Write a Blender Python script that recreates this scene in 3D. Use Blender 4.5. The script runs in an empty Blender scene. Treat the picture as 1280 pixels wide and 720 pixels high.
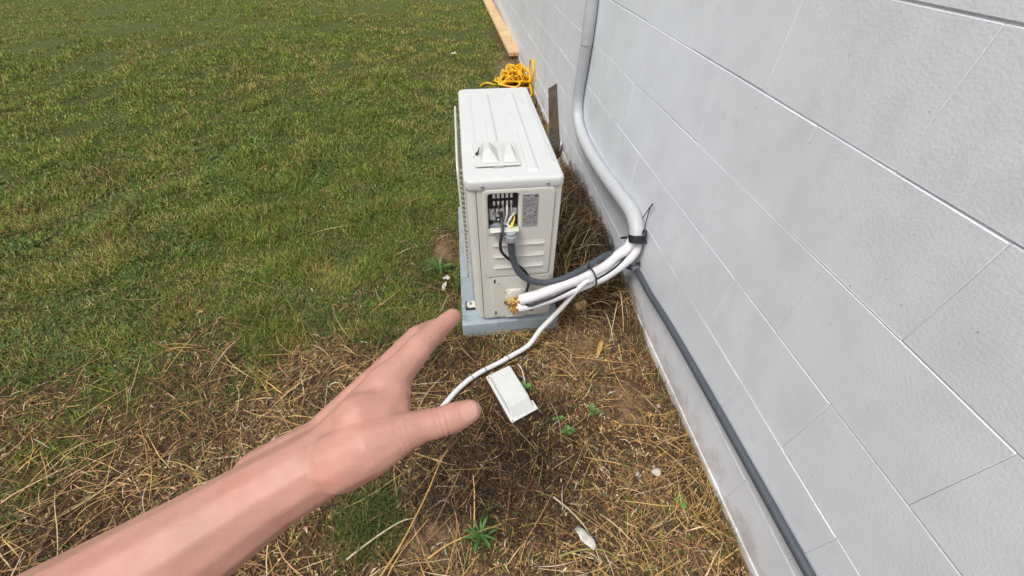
import bpy, bmesh, math, random
import numpy as np
from mathutils import Vector, Matrix

random.seed(7)
rng = np.random.default_rng(11)
sc = bpy.context.scene
COL = sc.collection
R = math.radians

# ------------------------------------------------------------------ camera
cam_d = bpy.data.cameras.new("camera")
cam = bpy.data.objects.new("camera", cam_d)
COL.objects.link(cam)
sc.camera = cam
cam_d.sensor_fit = 'HORIZONTAL'
cam_d.sensor_width = 36.0
cam_d.lens = 492.94 / 1280 * 36
cam_d.clip_start = 0.02
cam_d.clip_end = 600
EYE = Vector((-0.1485, -1.1671, 1.4219))
PIT, YAW, ROL = 0.7754, 0.1209, 0.0062
FW = Vector((math.sin(YAW)*math.cos(PIT), math.cos(YAW)*math.cos(PIT), -math.sin(PIT)))
r0 = Vector((math.cos(YAW), -math.sin(YAW), 0))
u0 = r0.cross(FW)
RT = math.cos(ROL)*r0 + math.sin(ROL)*u0
UP = -math.sin(ROL)*r0 + math.cos(ROL)*u0
M = Matrix((RT, UP, -FW)).transposed().to_4x4()
M.translation = EYE
cam.matrix_world = M

# ------------------------------------------------------------------ sky, sun, exposure
SUN_EL, SUN_AZ = R(62), R(230)        # azimuth measured clockwise from +y
w = bpy.data.worlds.new("World")
sc.world = w
w.use_nodes = True
nt = w.node_tree
bg = nt.nodes['Background']
sky = nt.nodes.new('ShaderNodeTexSky')
sky.sky_type = 'NISHITA'
sky.sun_disc = False
sky.sun_elevation = SUN_EL
sky.sun_rotation = SUN_AZ
sky.air_density = 1.0
sky.dust_density = 6.0
sky.ozone_density = 1.0
hs = nt.nodes.new('ShaderNodeHueSaturation')
hs.inputs['Saturation'].default_value = 0.35
nt.links.new(sky.outputs[0], hs.inputs['Color'])
nt.links.new(hs.outputs[0], bg.inputs['Color'])
bg.inputs['Strength'].default_value = 0.125
sun_d = bpy.data.lights.new("sun", 'SUN')
sun_d.energy = 1.5
sun_d.angle = R(16)
sun_d.color = (1.0, 0.96, 0.9)
sun = bpy.data.objects.new("sun", sun_d)
COL.objects.link(sun)
sdir = Vector((math.sin(SUN_AZ)*math.cos(SUN_EL), math.cos(SUN_AZ)*math.cos(SUN_EL), math.sin(SUN_EL)))
sun.rotation_euler = sdir.to_track_quat('Z', 'Y').to_euler()
sun.location = (0, 0, 6)
vs = sc.view_settings
vs.view_transform = 'Standard'
vs.look = 'None'
vs.gamma = 1.0
vs.exposure = 0.1
sc.cycles.max_bounces = 6

# ------------------------------------------------------------------ materials
def lin(r, g, b):
    f = lambda c: (c/12.92 if c <= 0.04045 else ((c+0.055)/1.055)**2.4)
    return (f(r/255), f(g/255), f(b/255), 1)

def mat(name, col, rough=0.6, var=0.08, scale=8.0, bump=0.0, bscale=60.0, metal=0.0,
        dirt=None, dscale=3.0, damt=0.4, spec=0.5, sss=0.0, coat=0.0):
    m = bpy.data.materials.new(name)
    m.use_nodes = True
    t = m.node_tree
    b = t.nodes['Principled BSDF']
    tc = t.nodes.new('ShaderNodeTexCoord')
    n = t.nodes.new('ShaderNodeTexNoise')
    n.inputs['Scale'].default_value = scale
    n.inputs['Detail'].default_value = 6
    t.links.new(tc.outputs['Object'], n.inputs['Vector'])
    ramp = t.nodes.new('ShaderNodeMapRange')
    ramp.inputs['From Min'].default_value = 0.3
    ramp.inputs['From Max'].default_value = 0.7
    ramp.inputs['To Min'].default_value = 1 - var
    ramp.inputs['To Max'].default_value = 1 + var
    t.links.new(n.outputs['Fac'], ramp.inputs['Value'])
    mul = t.nodes.new('ShaderNodeVectorMath')
    mul.operation = 'SCALE'
    mul.inputs[0].default_value = col[:3]
    t.links.new(ramp.outputs[0], mul.inputs['Scale'])
    out = mul.outputs[0]
    if dirt:
        n2 = t.nodes.new('ShaderNodeTexNoise')
        n2.inputs['Scale'].default_value = dscale
        n2.inputs['Detail'].default_value = 9
        n2.inputs['Roughness'].default_value = 0.65
        t.links.new(tc.outputs['Object'], n2.inputs['Vector'])
        r2 = t.nodes.new('ShaderNodeMapRange')
        r2.inputs['From Min'].default_value = 0.52
        r2.inputs['From Max'].default_value = 0.78
        r2.inputs['To Max'].default_value = damt
        t.links.new(n2.outputs['Fac'], r2.inputs['Value'])
        mx = t.nodes.new('ShaderNodeMix')
        mx.data_type = 'RGBA'
        t.links.new(r2.outputs[0], mx.inputs[0])
        t.links.new(out, mx.inputs[6])
        mx.inputs[7].default_value = dirt
        out = mx.outputs[2]
    t.links.new(out, b.inputs['Base Color'])
    b.inputs['Roughness'].default_value = rough
    b.inputs['Metallic'].default_value = metal
    b.inputs['Specular IOR Level'].default_value = spec
    if coat:
        b.inputs['Coat Weight'].default_value = coat
    if sss:
        b.inputs['Subsurface Weight'].default_value = sss
        b.inputs['Subsurface Radius'].default_value = (0.6, 0.25, 0.15)
        b.inputs['Subsurface Scale'].default_value = 0.008
    if bump:
        n3 = t.nodes.new('ShaderNodeTexNoise')
        n3.inputs['Scale'].default_value = bscale
        n3.inputs['Detail'].default_value = 5
        t.links.new(tc.outputs['Object'], n3.inputs['Vector'])
        bp = t.nodes.new('ShaderNodeBump')
        bp.inputs['Strength'].default_value = bump
        bp.inputs['Distance'].default_value = 0.004
        t.links.new(n3.outputs['Fac'], bp.inputs['Height'])
        t.links.new(bp.outputs[0], b.inputs['Normal'])
    return m

def mat_attr(name, rough=0.7, spec=0.3, trans=0.0):
    m = bpy.data.materials.new(name)
    m.use_nodes = True
    t = m.node_tree
    b = t.nodes['Principled BSDF']
    a = t.nodes.new('ShaderNodeAttribute')
    a.attribute_name = 'tint'
    n = t.nodes.new('ShaderNodeTexNoise')
    n.inputs['Scale'].default_value = 90
    tc = t.nodes.new('ShaderNodeTexCoord')
    t.links.new(tc.outputs['Object'], n.inputs['Vector'])
    r = t.nodes.new('ShaderNodeMapRange')
    r.inputs['To Min'].default_value = 0.7
    r.inputs['To Max'].default_value = 1.3
    t.links.new(n.outputs['Fac'], r.inputs['Value'])
    mul = t.nodes.new('ShaderNodeVectorMath')
    mul.operation = 'SCALE'
    t.links.new(a.outputs['Color'], mul.inputs[0])
    t.links.new(r.outputs[0], mul.inputs['Scale'])
    t.links.new(mul.outputs[0], b.inputs['Base Color'])
    b.inputs['Roughness'].default_value = rough
    b.inputs['Specular IOR Level'].default_value = spec
    if trans:
        tr = t.nodes.new('ShaderNodeBsdfTranslucent'); t.links.new(mul.outputs[0], tr.inputs['Color'])
        mx = t.nodes.new('ShaderNodeMixShader'); mx.inputs[0].default_value = trans
        t.links.new(b.outputs[0], mx.inputs[1]); t.links.new(tr.outputs[0], mx.inputs[2])
        t.links.new(mx.outputs[0], t.nodes['Material Output'].inputs['Surface'])
    return m

M_CASE = mat('case_paint', (0.655, 0.655, 0.605, 1), 0.42, 0.02, 5, 0.05, 300, dirt=(0.42, 0.40, 0.34, 1), dscale=6, damt=0.22)
M_TOP = mat('top_paint', (0.63, 0.65, 0.65, 1), 0.40, 0.02, 5, 0.05, 300, dirt=(0.5, 0.49, 0.45, 1), dscale=9, damt=0.22)
M_COVER = mat('cover_plastic', (0.60, 0.62, 0.605, 1), 0.45, 0.03, 12, 0.04, 200, dirt=(0.45, 0.42, 0.36, 1), dscale=14, damt=0.2)
M_PAD = mat('pad_plastic', (0.31, 0.365, 0.415, 1), 0.6, 0.06, 9, 0.15, 160, dirt=(0.22, 0.20, 0.17, 1), dscale=5, damt=0.45)
M_DARK = mat('dark_recess', (0.035, 0.035, 0.038, 1), 0.6, 0.2, 30)
M_BLACK = mat('black_plastic', (0.018, 0.018, 0.02, 1), 0.45, 0.2, 40)
M_GREYMET = mat('grey_metal', (0.42, 0.43, 0.44, 1), 0.38, 0.08, 40, metal=0.6)
M_STEEL = mat('screw_steel', (0.45, 0.45, 0.45, 1), 0.3, 0.1, 80, metal=1.0)
M_SILVER = mat('tinned_metal', (0.55, 0.56, 0.57, 1), 0.4, 0.15, 90, metal=0.3)
M_BRASS = mat('brass', (0.86, 0.62, 0.26, 1), 0.24, 0.2, 90, metal=0.9)
M_COPPER = mat('copper', (0.62, 0.27, 0.15, 1), 0.3, 0.1, 60, metal=0.95)
M_FOAM = mat('white_foam', (0.70, 0.70, 0.73, 1), 0.7, 0.05, 14, 0.2, 90, dirt=(0.55, 0.54, 0.52, 1), dscale=16, damt=0.25)
M_HOSE = mat('white_hose', (0.66, 0.67, 0.68, 1), 0.5, 0.05, 30, 0.08, 200, dirt=(0.45, 0.42, 0.38, 1), dscale=20, damt=0.3)
M_WRAP = mat('wrapped_pipe', (0.50, 0.52, 0.545, 1), 0.5, 0.04, 12, 0.1, 120, dirt=(0.40, 0.41, 0.42, 1), dscale=9, damt=0.3)
M_COND = mat('grey_conduit', (0.072, 0.082, 0.100, 1), 0.5, 0.08, 40, 0.05, 150)
M_CONN = mat('grey_connector', (0.36, 0.39, 0.43, 1), 0.45, 0.06, 40)
M_LABEL = mat('rating_label', (0.34, 0.35, 0.35, 1), 0.35, 0.05, 60)
M_INK = mat('label_ink', (0.10, 0.105, 0.11, 1), 0.5, 0.1, 60)
M_WIREW = mat('white_wire', (0.78, 0.78, 0.76, 1), 0.4, 0.05, 40)
M_WIREY = mat('yellow_wire', (0.72, 0.58, 0.06, 1), 0.4, 0.1, 60)
M_ROPE = mat('yellow_cord', (0.83, 0.47, 0.015, 1), 0.45, 0.12, 30, 0.2, 220)
M_BOARD = mat('pine_board', (0.62, 0.43, 0.23, 1), 0.65, 0.15, 5, 0.2, 60, dirt=(0.42, 0.26, 0.12, 1), dscale=6, damt=0.4)
M_STAKE = mat('weathered_wood', (0.065, 0.046, 0.032, 1), 0.85, 0.4, 20, 0.6, 60, dirt=(0.17, 0.13, 0.08, 1), dscale=18, damt=0.7)
M_BLOCKW = mat('dark_wood', (0.045, 0.038, 0.032, 1), 0.8, 0.4, 20, 0.5, 70)
M_PAINTEND = mat('painted_end', (0.7, 0.64, 0.64, 1), 0.6, 0.1, 40)
M_RUST = mat('rusty_wire', (0.09, 0.06, 0.05, 1), 0.7, 0.3, 60)
M_TAN = mat('tan_cork', (0.46, 0.31, 0.16, 1), 0.8, 0.2, 60, 0.3, 150)
M_PAPER = mat('white_scrap', (0.62, 0.59, 0.54, 1), 0.7, 0.12, 40, 0.3, 120)
M_PEBBLE = mat('pale_stone', (0.50, 0.44, 0.37, 1), 0.8, 0.2, 50, 0.4, 120)
M_TWIG = mat('dark_twig', (0.06, 0.042, 0.03, 1), 0.85, 0.3, 60, 0.4, 120)
M_LEAFDRY = mat('dry_leaf', (0.52, 0.33, 0.11, 1), 0.7, 0.25, 40, 0.3, 120)
M_STALK = mat('golden_stalk', (0.50, 0.31, 0.09, 1), 0.6, 0.25, 40, 0.2, 120)
M_STALKG = mat('green_stalk', (0.27, 0.26, 0.07, 1), 0.6, 0.25, 40, 0.2, 120)
M_STALKP = mat('pale_stalk', (0.50, 0.42, 0.29, 1), 0.7, 0.25, 40, 0.2, 120)
M_LEAF = mat('green_leaf', (0.07, 0.17, 0.035, 1), 0.5, 0.25, 40, 0.2, 120)
M_LEAF2 = mat('bright_leaf', (0.12, 0.26, 0.05, 1), 0.5, 0.2, 40, 0.2, 120)
M_SKIN = mat('skin', (0.53, 0.28, 0.215, 1), 0.5, 0.10, 45, 0.11, 380, dirt=(0.53, 0.205, 0.16, 1), dscale=26, damt=0.65, sss=0.12, spec=0.4)
M_NAIL = mat('nail', (0.60, 0.33, 0.265, 1), 0.3, 0.04, 40, spec=0.5)
M_MORTAR = mat('painted_mortar', (0.60, 0.62, 0.65, 1), 0.75, 0.1, 20, 0.3, 80)

# painted block: white paint with grey rain stains and pinholes
def mat_block():
    m = mat('painted_block', (0.745, 0.775, 0.825, 1), 0.62, 0.05, 7, 0.18, 170, dirt=(0.52, 0.545, 0.58, 1), dscale=2.6, damt=0.5)
    t = m.node_tree
    tc = [n for n in t.nodes if n.type == 'TEX_COORD'][0]
    oi = t.nodes.new('ShaderNodeNewGeometry')
    for n in t.nodes:
        if n.type == 'TEX_NOISE':
            for l in list(n.inputs['Vector'].links):
                t.links.remove(l)
            mp = t.nodes.new('ShaderNodeMapping')
            mp.inputs['Scale'].default_value = (1, 1, 0.45) if abs(n.inputs['Scale'].default_value-2.6) < .01 else (1, 1, 1)
            t.links.new(oi.outputs['Position'], mp.inputs['Vector'])
            t.links.new(mp.outputs[0], n.inputs['Vector'])
    # pinholes
    b = t.nodes['Principled BSDF']
    v = t.nodes.new('ShaderNodeTexVoronoi')
    v.inputs['Scale'].default_value = 26
    t.links.new(oi.outputs['Position'], v.inputs['Vector'])
    r = t.nodes.new('ShaderNodeMapRange')
    r.inputs['From Min'].default_value = 0.03
    r.inputs['From Max'].default_value = 0.075
    r.inputs['To Min'].default_value = 0.55
    r.inputs['To Max'].default_value = 0.0
    t.links.new(v.outputs['Distance'], r.inputs['Value'])
    n4 = t.nodes.new('ShaderNodeTexNoise')
    n4.inputs['Scale'].default_value = 5
    t.links.new(oi.outputs['Position'], n4.inputs['Vector'])
    g = t.nodes.new('ShaderNodeMath'); g.operation = 'GREATER_THAN'; g.inputs[1].default_value = 0.56
    t.links.new(n4.outputs['Fac'], g.inputs[0])
    mm = t.nodes.new('ShaderNodeMath'); mm.operation = 'MULTIPLY'
    t.links.new(r.outputs[0], mm.inputs[0]); t.links.new(g.outputs[0], mm.inputs[1])
    mx = t.nodes.new('ShaderNodeMix'); mx.data_type = 'RGBA'
    src = b.inputs['Base Color'].links[0].from_socket
    t.links.new(mm.outputs[0], mx.inputs[0]); t.links.new(src, mx.inputs[6])
    mx.inputs[7].default_value = (0.18, 0.18, 0.18, 1)
    sp = t.nodes.new('ShaderNodeSeparateXYZ'); t.links.new(oi.outputs['Position'], sp.inputs[0])
    n5 = t.nodes.new('ShaderNodeTexNoise'); n5.inputs['Scale'].default_value = 9; n5.inputs['Detail'].default_value = 8; n5.inputs['Roughness'].default_value = .7
    t.links.new(oi.outputs['Position'], n5.inputs['Vector'])
    hz = t.nodes.new('ShaderNodeMapRange'); hz.inputs['From Min'].default_value = 0.17; hz.inputs['From Max'].default_value = 0.0
    hz.inputs['To Min'].default_value = -.62; hz.inputs['To Max'].default_value = -.30
    t.links.new(sp.outputs['Z'], hz.inputs['Value'])
    ad = t.nodes.new('ShaderNodeMath'); ad.operation = 'ADD'; t.links.new(hz.outputs[0], ad.inputs[0]); t.links.new(n5.outputs['Fac'], ad.inputs[1])
    ml = t.nodes.new('ShaderNodeMath'); ml.operation = 'MULTIPLY'; ml.inputs[1].default_value = 2.2; ml.use_clamp = True; t.links.new(ad.outputs[0], ml.inputs[0])
    mx2 = t.nodes.new('ShaderNodeMix'); mx2.data_type = 'RGBA'
    t.links.new(ml.outputs[0], mx2.inputs[0]); t.links.new(mx.outputs[2], mx2.inputs[6]); mx2.inputs[7].default_value = (.33, .27, .20, 1)
    t.links.new(mx2.outputs[2], b.inputs['Base Color'])
    return m
M_BLOCK = mat_block()

# ------------------------------------------------------------------ helpers
def link(name, me, m, parent=None):
    o = bpy.data.objects.new(name, me)
    COL.objects.link(o)
    if m is not None and not me.materials:
        me.materials.append(m)
    if parent is not None:
        o.parent = parent
        o.matrix_parent_inverse = parent_world(parent).inverted()
    return o

def parent_world(p):
    mw = Matrix.LocRotScale(p.location, p.rotation_euler, p.scale)
    if p.parent is not None:
        return parent_world(p.parent) @ p.matrix_parent_inverse @ mw
    return mw

def tag(o, label=None, cat=None, group=None, kind=None):
    if label: o['label'] = label
    if cat: o['category'] = cat
    if group: o['group'] = group
    if kind: o['kind'] = kind
    return o

def empty(name, loc, label, cat, group=None):
    o = bpy.data.objects.new(name, None)
    o.empty_display_size = 0.05
    COL.objects.link(o)
    o.location = loc
    return tag(o, label, cat, group)

def obj(name, bm, m, parent=None, smooth=True, ang=35):
    bmesh.ops.recalc_face_normals(bm, faces=bm.faces[:])
    me = bpy.data.meshes.new(name)
    bm.to_mesh(me)
    bm.free()
    if smooth:
        for p in me.polygons: p.use_smooth = True
        me.set_sharp_from_angle(angle=R(ang))
    return link(name, me, m, parent)

def box(bm, a, b, bev=0.0, seg=2, rot=None, org=None):
    a, b = Vector(a), Vector(b)
    g = bmesh.ops.create_cube(bm, size=1.0)
    vs_ = g['verts']
    c, s = (a+b)/2, b-a
    for v in vs_:
        v.co = Vector((v.co.x*s.x, v.co.y*s.y, v.co.z*s.z)) + c
    if bev:
        es = list({e for v in vs_ for e in v.link_edges})
        r_ = bmesh.ops.bevel(bm, geom=es, offset=bev, segments=seg, affect='EDGES', profile=0.5)
        vs_ = list({v for f in r_['faces'] for v in f.verts} | {v for v in vs_ if v.is_valid})
    if rot is not None:
        o_ = Vector(org) if org is not None else c
        for v in vs_:
            v.co = rot @ (v.co - o_) + o_
    return vs_

def smooth_path(pts, n=8):
    P = [Vector(p) for p in pts]
    P = [P[0]*2-P[1]] + P + [P[-1]*2-P[-2]]
    out = []
    for i in range(1, len(P)-2):
        for k in range(n):
            t = k/n
            a, b, c, d = P[i-1], P[i], P[i+1], P[i+2]
            out.append(0.5*((2*b)+(c-a)*t+(2*a-5*b+4*c-d)*t*t+(3*b-a-3*c+d)*t**3))
    out.append(P[-2].copy())
    return out

def tube(bm, path, rad, seg=10, caps=True):
    n = len(path)
    rf = rad if callable(rad) else (lambda t: rad)
    T0 = (path[1]-path[0]).normalized()
    ref = Vector((0, 0, 1)) if abs(T0.z) < 0.9 else Vector((1, 0, 0))
    N = T0.cross(ref).normalized()
    rings = []
    for i, p in enumerate(path):
        T = (path[min(i+1, n-1)]-path[max(i-1, 0)])
        if T.length < 1e-9: T = T0
        T.normalize()
        N = (N - T*N.dot(T)).normalized()
        B = T.cross(N)
        r = rf(i/(n-1))
        rings.append([bm.verts.new(p + (N*math.cos(2*math.pi*k/seg)+B*math.sin(2*math.pi*k/seg))*r) for k in range(seg)])
    for i in range(n-1):
        for k in range(seg):
            bm.faces.new((rings[i][k], rings[i][(k+1) % seg], rings[i+1][(k+1) % seg], rings[i+1][k]))
    if caps:
        bm.faces.new(rings[0][::-1]); bm.faces.new(rings[-1])

def lathe(bm, prof, origin, axis, seg=16, flat=None):
    """prof: list of (along, radius); flat: number of sides for hex parts"""
    A = Vector(axis).normalized()
    ref = Vector((0, 0, 1)) if abs(A.z) < 0.9 else Vector((1, 0, 0))
    N = A.cross(ref).normalized(); B = A.cross(N)
    s = flat or seg
    rings = []
    for (t, r) in prof:
        rings.append([bm.verts.new(Vector(origin)+A*t+(N*math.cos(2*math.pi*k/s)+B*math.sin(2*math.pi*k/s))*max(r, 1e-4)) for k in range(s)])
    for i in range(len(rings)-1):
        for k in range(s):
            bm.faces.new((rings[i][k], rings[i][(k+1) % s], rings[i+1][(k+1) % s], rings[i+1][k]))
    bm.faces.new(rings[0][::-1]); bm.faces.new(rings[-1])

def rrect(x0, x1, z0, z1, r, seg=5):
    rr = r if isinstance(r, (list, tuple)) else (r, r, r, r)   # bl, br, tr, tl
    pts = []
    for (cx_, cz_, a0, q) in ((x0+rr[0], z0+rr[0], 180, rr[0]), (x1-rr[1], z0+rr[1], 270, rr[1]), (x1-rr[2], z1-rr[2], 0, rr[2]), (x0+rr[3], z1-rr[3], 90, rr[3])):
        for k in range(seg+1):
            a = R(a0+90*k/seg)
            pts.append((cx_+q*math.cos(a), cz_+q*math.sin(a)))
    return pts

def plate(name, loops, depth, bevel, m, parent, mtx):
    """flat plate with holes: 2D loops filled, extruded along local z (0..depth) with rounded rims; mtx maps to the world"""
    cu = bpy.data.curves.new(name, 'CURVE')
    cu.dimensions = '2D'
    cu.fill_mode = 'BOTH'
    for lp in loops:
        s = cu.splines.new('POLY')
        s.points.add(len(lp)-1)
        for p, q in zip(s.points, lp): p.co = (q[0], q[1], 0, 1)
        s.use_cyclic_u = True
    cu.extrude = max(depth/2-bevel, 0.0001)
    cu.bevel_depth = bevel
    cu.bevel_resolution = 2
    cu.offset = -bevel
    co = bpy.data.objects.new(name, cu)
    COL.objects.link(co)
    dg = bpy.context.evaluated_depsgraph_get()
    me = bpy.data.meshes.new_from_object(co.evaluated_get(dg))
    bpy.data.objects.remove(co)
    bpy.data.curves.remove(cu)
    me.transform(mtx @ Matrix.Translation((0, 0, depth/2)))
    me.materials.clear()
    bm = bmesh.new(); bm.from_mesh(me)
    bmesh.ops.remove_doubles(bm, verts=bm.verts[:], dist=1e-5)
    bm.to_mesh(me); bm.free()
    me.name = name
    for p in me.polygons: p.use_smooth = True
    me.set_sharp_from_angle(angle=R(30))
    return link(name, me, m, parent)

def frame_mtx(ux, uy, org):
    ux, uy = Vector(ux), Vector(uy)
    uz = ux.cross(uy)
    mm = Matrix((ux, uy, uz)).transposed().to_4x4()
    mm.translation = Vector(org)
    return mm
# plates on the end of the unit: local x->+x, local y->+z, outwards -> -y
END = lambda y=0.0: frame_mtx((1, 0, 0), (0, 0, 1), (0, y, 0))
TOPM = lambda z=0.0: frame_mtx((1, 0, 0), (0, 1, 0), (0, 0, z))

def tri_mesh(name, V, T, tint, m, parent=None):
    me = bpy.data.meshes.new(name)
    me.vertices.add(len(V)); me.vertices.foreach_set('co', V.astype(np.float32).ravel())
    me.loops.add(len(T)*3); me.loops.foreach_set('vertex_index', T.astype(np.int32).ravel())
    me.polygons.add(len(T)); me.polygons.foreach_set('loop_start', np.arange(0, len(T)*3, 3, dtype=np.int32))
    me.update(calc_edges=True)
    if tint is not None:
        a = me.attributes.new('tint', 'FLOAT_COLOR', 'POINT')
        c4 = np.ones((len(V), 4), np.float32); c4[:, :3] = tint
        a.data.foreach_set('color', c4.ravel())
    return link(name, me, m, parent)

# value noise for the ground
_tab = np.random.default_rng(3).random((256, 256))
def vnoise(x, y, s):
    x = np.asarray(x)*s+50.3; y = np.asarray(y)*s+71.7
    xi = np.floor(x).astype(int); yi = np.floor(y).astype(int)
    fx = x-xi; fy = y-yi
    fx = fx*fx*(3-2*fx); fy = fy*fy*(3-2*fy)
    g = lambda a, b: _tab[a % 256, b % 256]
    return (g(xi, yi)*(1-fx)+g(xi+1, yi)*fx)*(1-fy)+(g(xi, yi+1)*(1-fx)+g(xi+1, yi+1)*fx)*fy
def sstep(a, b, x):
    t = np.clip((x-a)/(b-a), 0, 1); return t*t*(3-2*t)
WALLX = 0.595
def gh(x, y):
    x = np.asarray(x, float); y = np.asarray(y, float)
    h = (vnoise(x, y, 1.6)-.5)*.03 + (vnoise(x, y, 6)-.5)*.016 + (vnoise(x, y, 19)-.5)*.007
    pad = sstep(.40, .26, np.abs(x+.01))*sstep(-.25, -.05, y)*sstep(1.3, 1.1, y)
    h = h*(1-pad*.9) - .012
    h = h + .035*sstep(.32, .5, x)*sstep(.1, .4, y)*sstep(1.6, 1.0, y)
    return h
def greenness(x, y):
    x = np.asarray(x, float); y = np.asarray(y, float)
    n = (vnoise(x, y, 3.1)-.5)*.55+(vnoise(x, y, 9)-.5)*.35
    g = sstep(-.18, .48, y+n+.35*np.clip(-x-.8, 0, 2))
    edge = sstep(.30, -.10, x+n*.35-.06*np.clip(y-1, 0, 6))
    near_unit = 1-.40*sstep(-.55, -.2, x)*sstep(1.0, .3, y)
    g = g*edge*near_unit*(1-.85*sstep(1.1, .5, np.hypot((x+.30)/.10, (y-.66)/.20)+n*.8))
    for (px_, py_, rr_) in ((-.56, -.74, .13), (-.2, -.83, .05), (-.36, .42, .09), (-.3, .05, .06)):
        g = np.maximum(g, .95*sstep(rr_, rr_*.35, np.hypot(x-px_, y-py_)+n*.1))
    return g
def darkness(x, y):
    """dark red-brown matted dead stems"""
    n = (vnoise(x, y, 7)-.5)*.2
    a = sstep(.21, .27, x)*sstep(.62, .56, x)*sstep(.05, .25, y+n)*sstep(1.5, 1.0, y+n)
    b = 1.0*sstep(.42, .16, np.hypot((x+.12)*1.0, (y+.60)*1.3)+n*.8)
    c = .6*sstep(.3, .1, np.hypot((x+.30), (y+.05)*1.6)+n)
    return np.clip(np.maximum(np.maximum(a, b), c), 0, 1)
def bareness(x, y):
    n = (vnoise(x, y, 8)-.5)*.16
    v = 0
    for (px_, py_, ax, ay) in ((.30, -.12, .17, .19), (-.33, -.80, .22, .11), (.13, -.30, .07, .06), (-.02, -.86, .1, .05), (.22, .0, .1, .06), (-.33, .63, .09, .16), (.38, -.42, .1, .12), (.50, 4.0, .25, .45)):
        v = np.maximum(v, sstep(1.15, .45, np.hypot((x-px_)/ax, (y-py_)/ay)+n*3+(vnoise(x, y, 31)-.5)*.9))
    return v

# ------------------------------------------------------------------ ground
def build_ground():
    def axis(lo, hi, fine):
        a = list(np.arange(lo, hi, fine))
        s = fine
        x = hi
        while x < 260:
            a.append(x); s *= 1.28; x += s
        s = fine; x = lo-fine
        b = []
        while x > -260:
            b.append(x); s *= 1.28; x -= s
        return np.array(b[::-1]+a)
    xs = axis(-1.8, .8, .022); ys = axis(-1.4, 2.2, .022)
    X, Y = np.meshgrid(xs, ys)
    Z = gh(X, Y)
    nx, ny = len(xs), len(ys)
    V = np.stack([X.ravel(), Y.ravel(), Z.ravel()], 1)
    i, j = np.meshgrid(np.arange(nx-1), np.arange(ny-1))
    a = (j*nx+i).ravel()
    T = np.concatenate([np.stack([a, a+1, a+nx+1], 1), np.stack([a, a+nx+1, a+nx], 1)])
    x, y = V[:, 0], V[:, 1]
    g = greenness(x, y)[:, None]; d = darkness(x, y)[:, None]; b = bareness(x, y)[:, None]
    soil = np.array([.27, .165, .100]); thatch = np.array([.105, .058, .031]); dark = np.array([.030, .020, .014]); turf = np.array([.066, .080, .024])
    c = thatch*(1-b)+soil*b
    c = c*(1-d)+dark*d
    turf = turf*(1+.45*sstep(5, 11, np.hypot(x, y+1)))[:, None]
    c = c*(1-g)+turf*g
    m = mat_attr('soil', .95, .15)
    t = m.node_tree
    bs = t.nodes['Principled BSDF']
    tc = t.nodes.new('ShaderNodeTexCoord')
    n1 = t.nodes.new('ShaderNodeTexNoise'); n1.inputs['Scale'].default_value = 55; n1.inputs['Detail'].default_value = 9; n1.inputs['Roughness'].default_value = .7
    t.links.new(tc.outputs['Object'], n1.inputs['Vector'])
    bp = t.nodes.new('ShaderNodeBump'); bp.inputs['Strength'].default_value = .9; bp.inputs['Distance'].default_value = .012
    t.links.new(n1.outputs['Fac'], bp.inputs['Height']); t.links.new(bp.outputs[0], bs.inputs['Normal'])
    o = tri_mesh('ground', V, T, c, m)
    for p in o.data.polygons: p.use_smooth = True
    tag(o, 'uneven brown soil strewn with dead thatch, lawn beyond', kind='structure')
build_ground()

# ------------------------------------------------------------------ block wall
def build_wall():
    wl = empty('block_wall', (WALLX, 4.0, 0), 'tall white painted concrete block wall running along the right side', 'wall')
    BH, Z0, BL = .2213, .4219-2*.2213, .405
    JH, JV = .0034, .0003
    # core: painted mortar, 3 mm behind the block faces; the footing ledge stands proud
    bm = bmesh.new()
    box(bm, (WALLX+.0026, -2.6, -.35), (WALLX+.19, 16, 2.86))
    obj('mortar_bed', bm, M_MORTAR, wl, False)
    bm = bmesh.new()
    box(bm, (WALLX-.0055, -2.6, -.35), (WALLX+.0022, 16, .028), .003)
    obj('footing_ledge', bm, M_BLOCK, wl)
    bm = bmesh.new()
    box(bm, (WALLX-.02, -2.6, 2.862), (WALLX+.21, 16, 2.93), .008)
    obj('coping', bm, M_BLOCK, wl)
    meshes = []
    for k in range(5):
        bm = bmesh.new()
        vs_ = box(bm, (0, JV/2, JH/2), (.05, BL-JV/2, BH-JH/2), .0019, 2)
        for v in bm.verts:
            v.co.x += random.uniform(-.0006, .0006)
            v.co.z += random.uniform(-.0007, .0007)
        bmesh.ops.recalc_face_normals(bm, faces=bm.faces[:])
        me = bpy.data.meshes.new('block'); bm.to_mesh(me); bm.free()
        me.materials.append(M_BLOCK)
        meshes.append(me)
    rest = bmesh.new()
    inv = Matrix.Translation(-wl.location)
    for c in range(0, 13):
        z = Z0+c*BH
        off = BL/2 if c % 2 else 0
        y = -2.6+off-.24
        while y < 16-BL:
            sx = random.uniform(-.0006, .0004)
            if c <= 8 and -1.7 < y < 9.2 and z < 1.45:
                o = bpy.data.objects.new('block', random.choice(meshes))
                COL.objects.link(o)
                o.parent = wl; o.matrix_parent_inverse = inv
                o.location = (WALLX+sx, y, z)
            elif z+BH < 2.862:
                n0 = len(rest.verts)
                box(rest, (WALLX+sx, max(y+JV/2, -2.6), z+JH/2), (WALLX+.05, y+BL-JV/2, z+BH-JH/2))
            y += BL
    o = obj('block_courses', rest, M_BLOCK, wl, False)
    o['kind'] = 'stuff'
build_wall()

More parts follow.
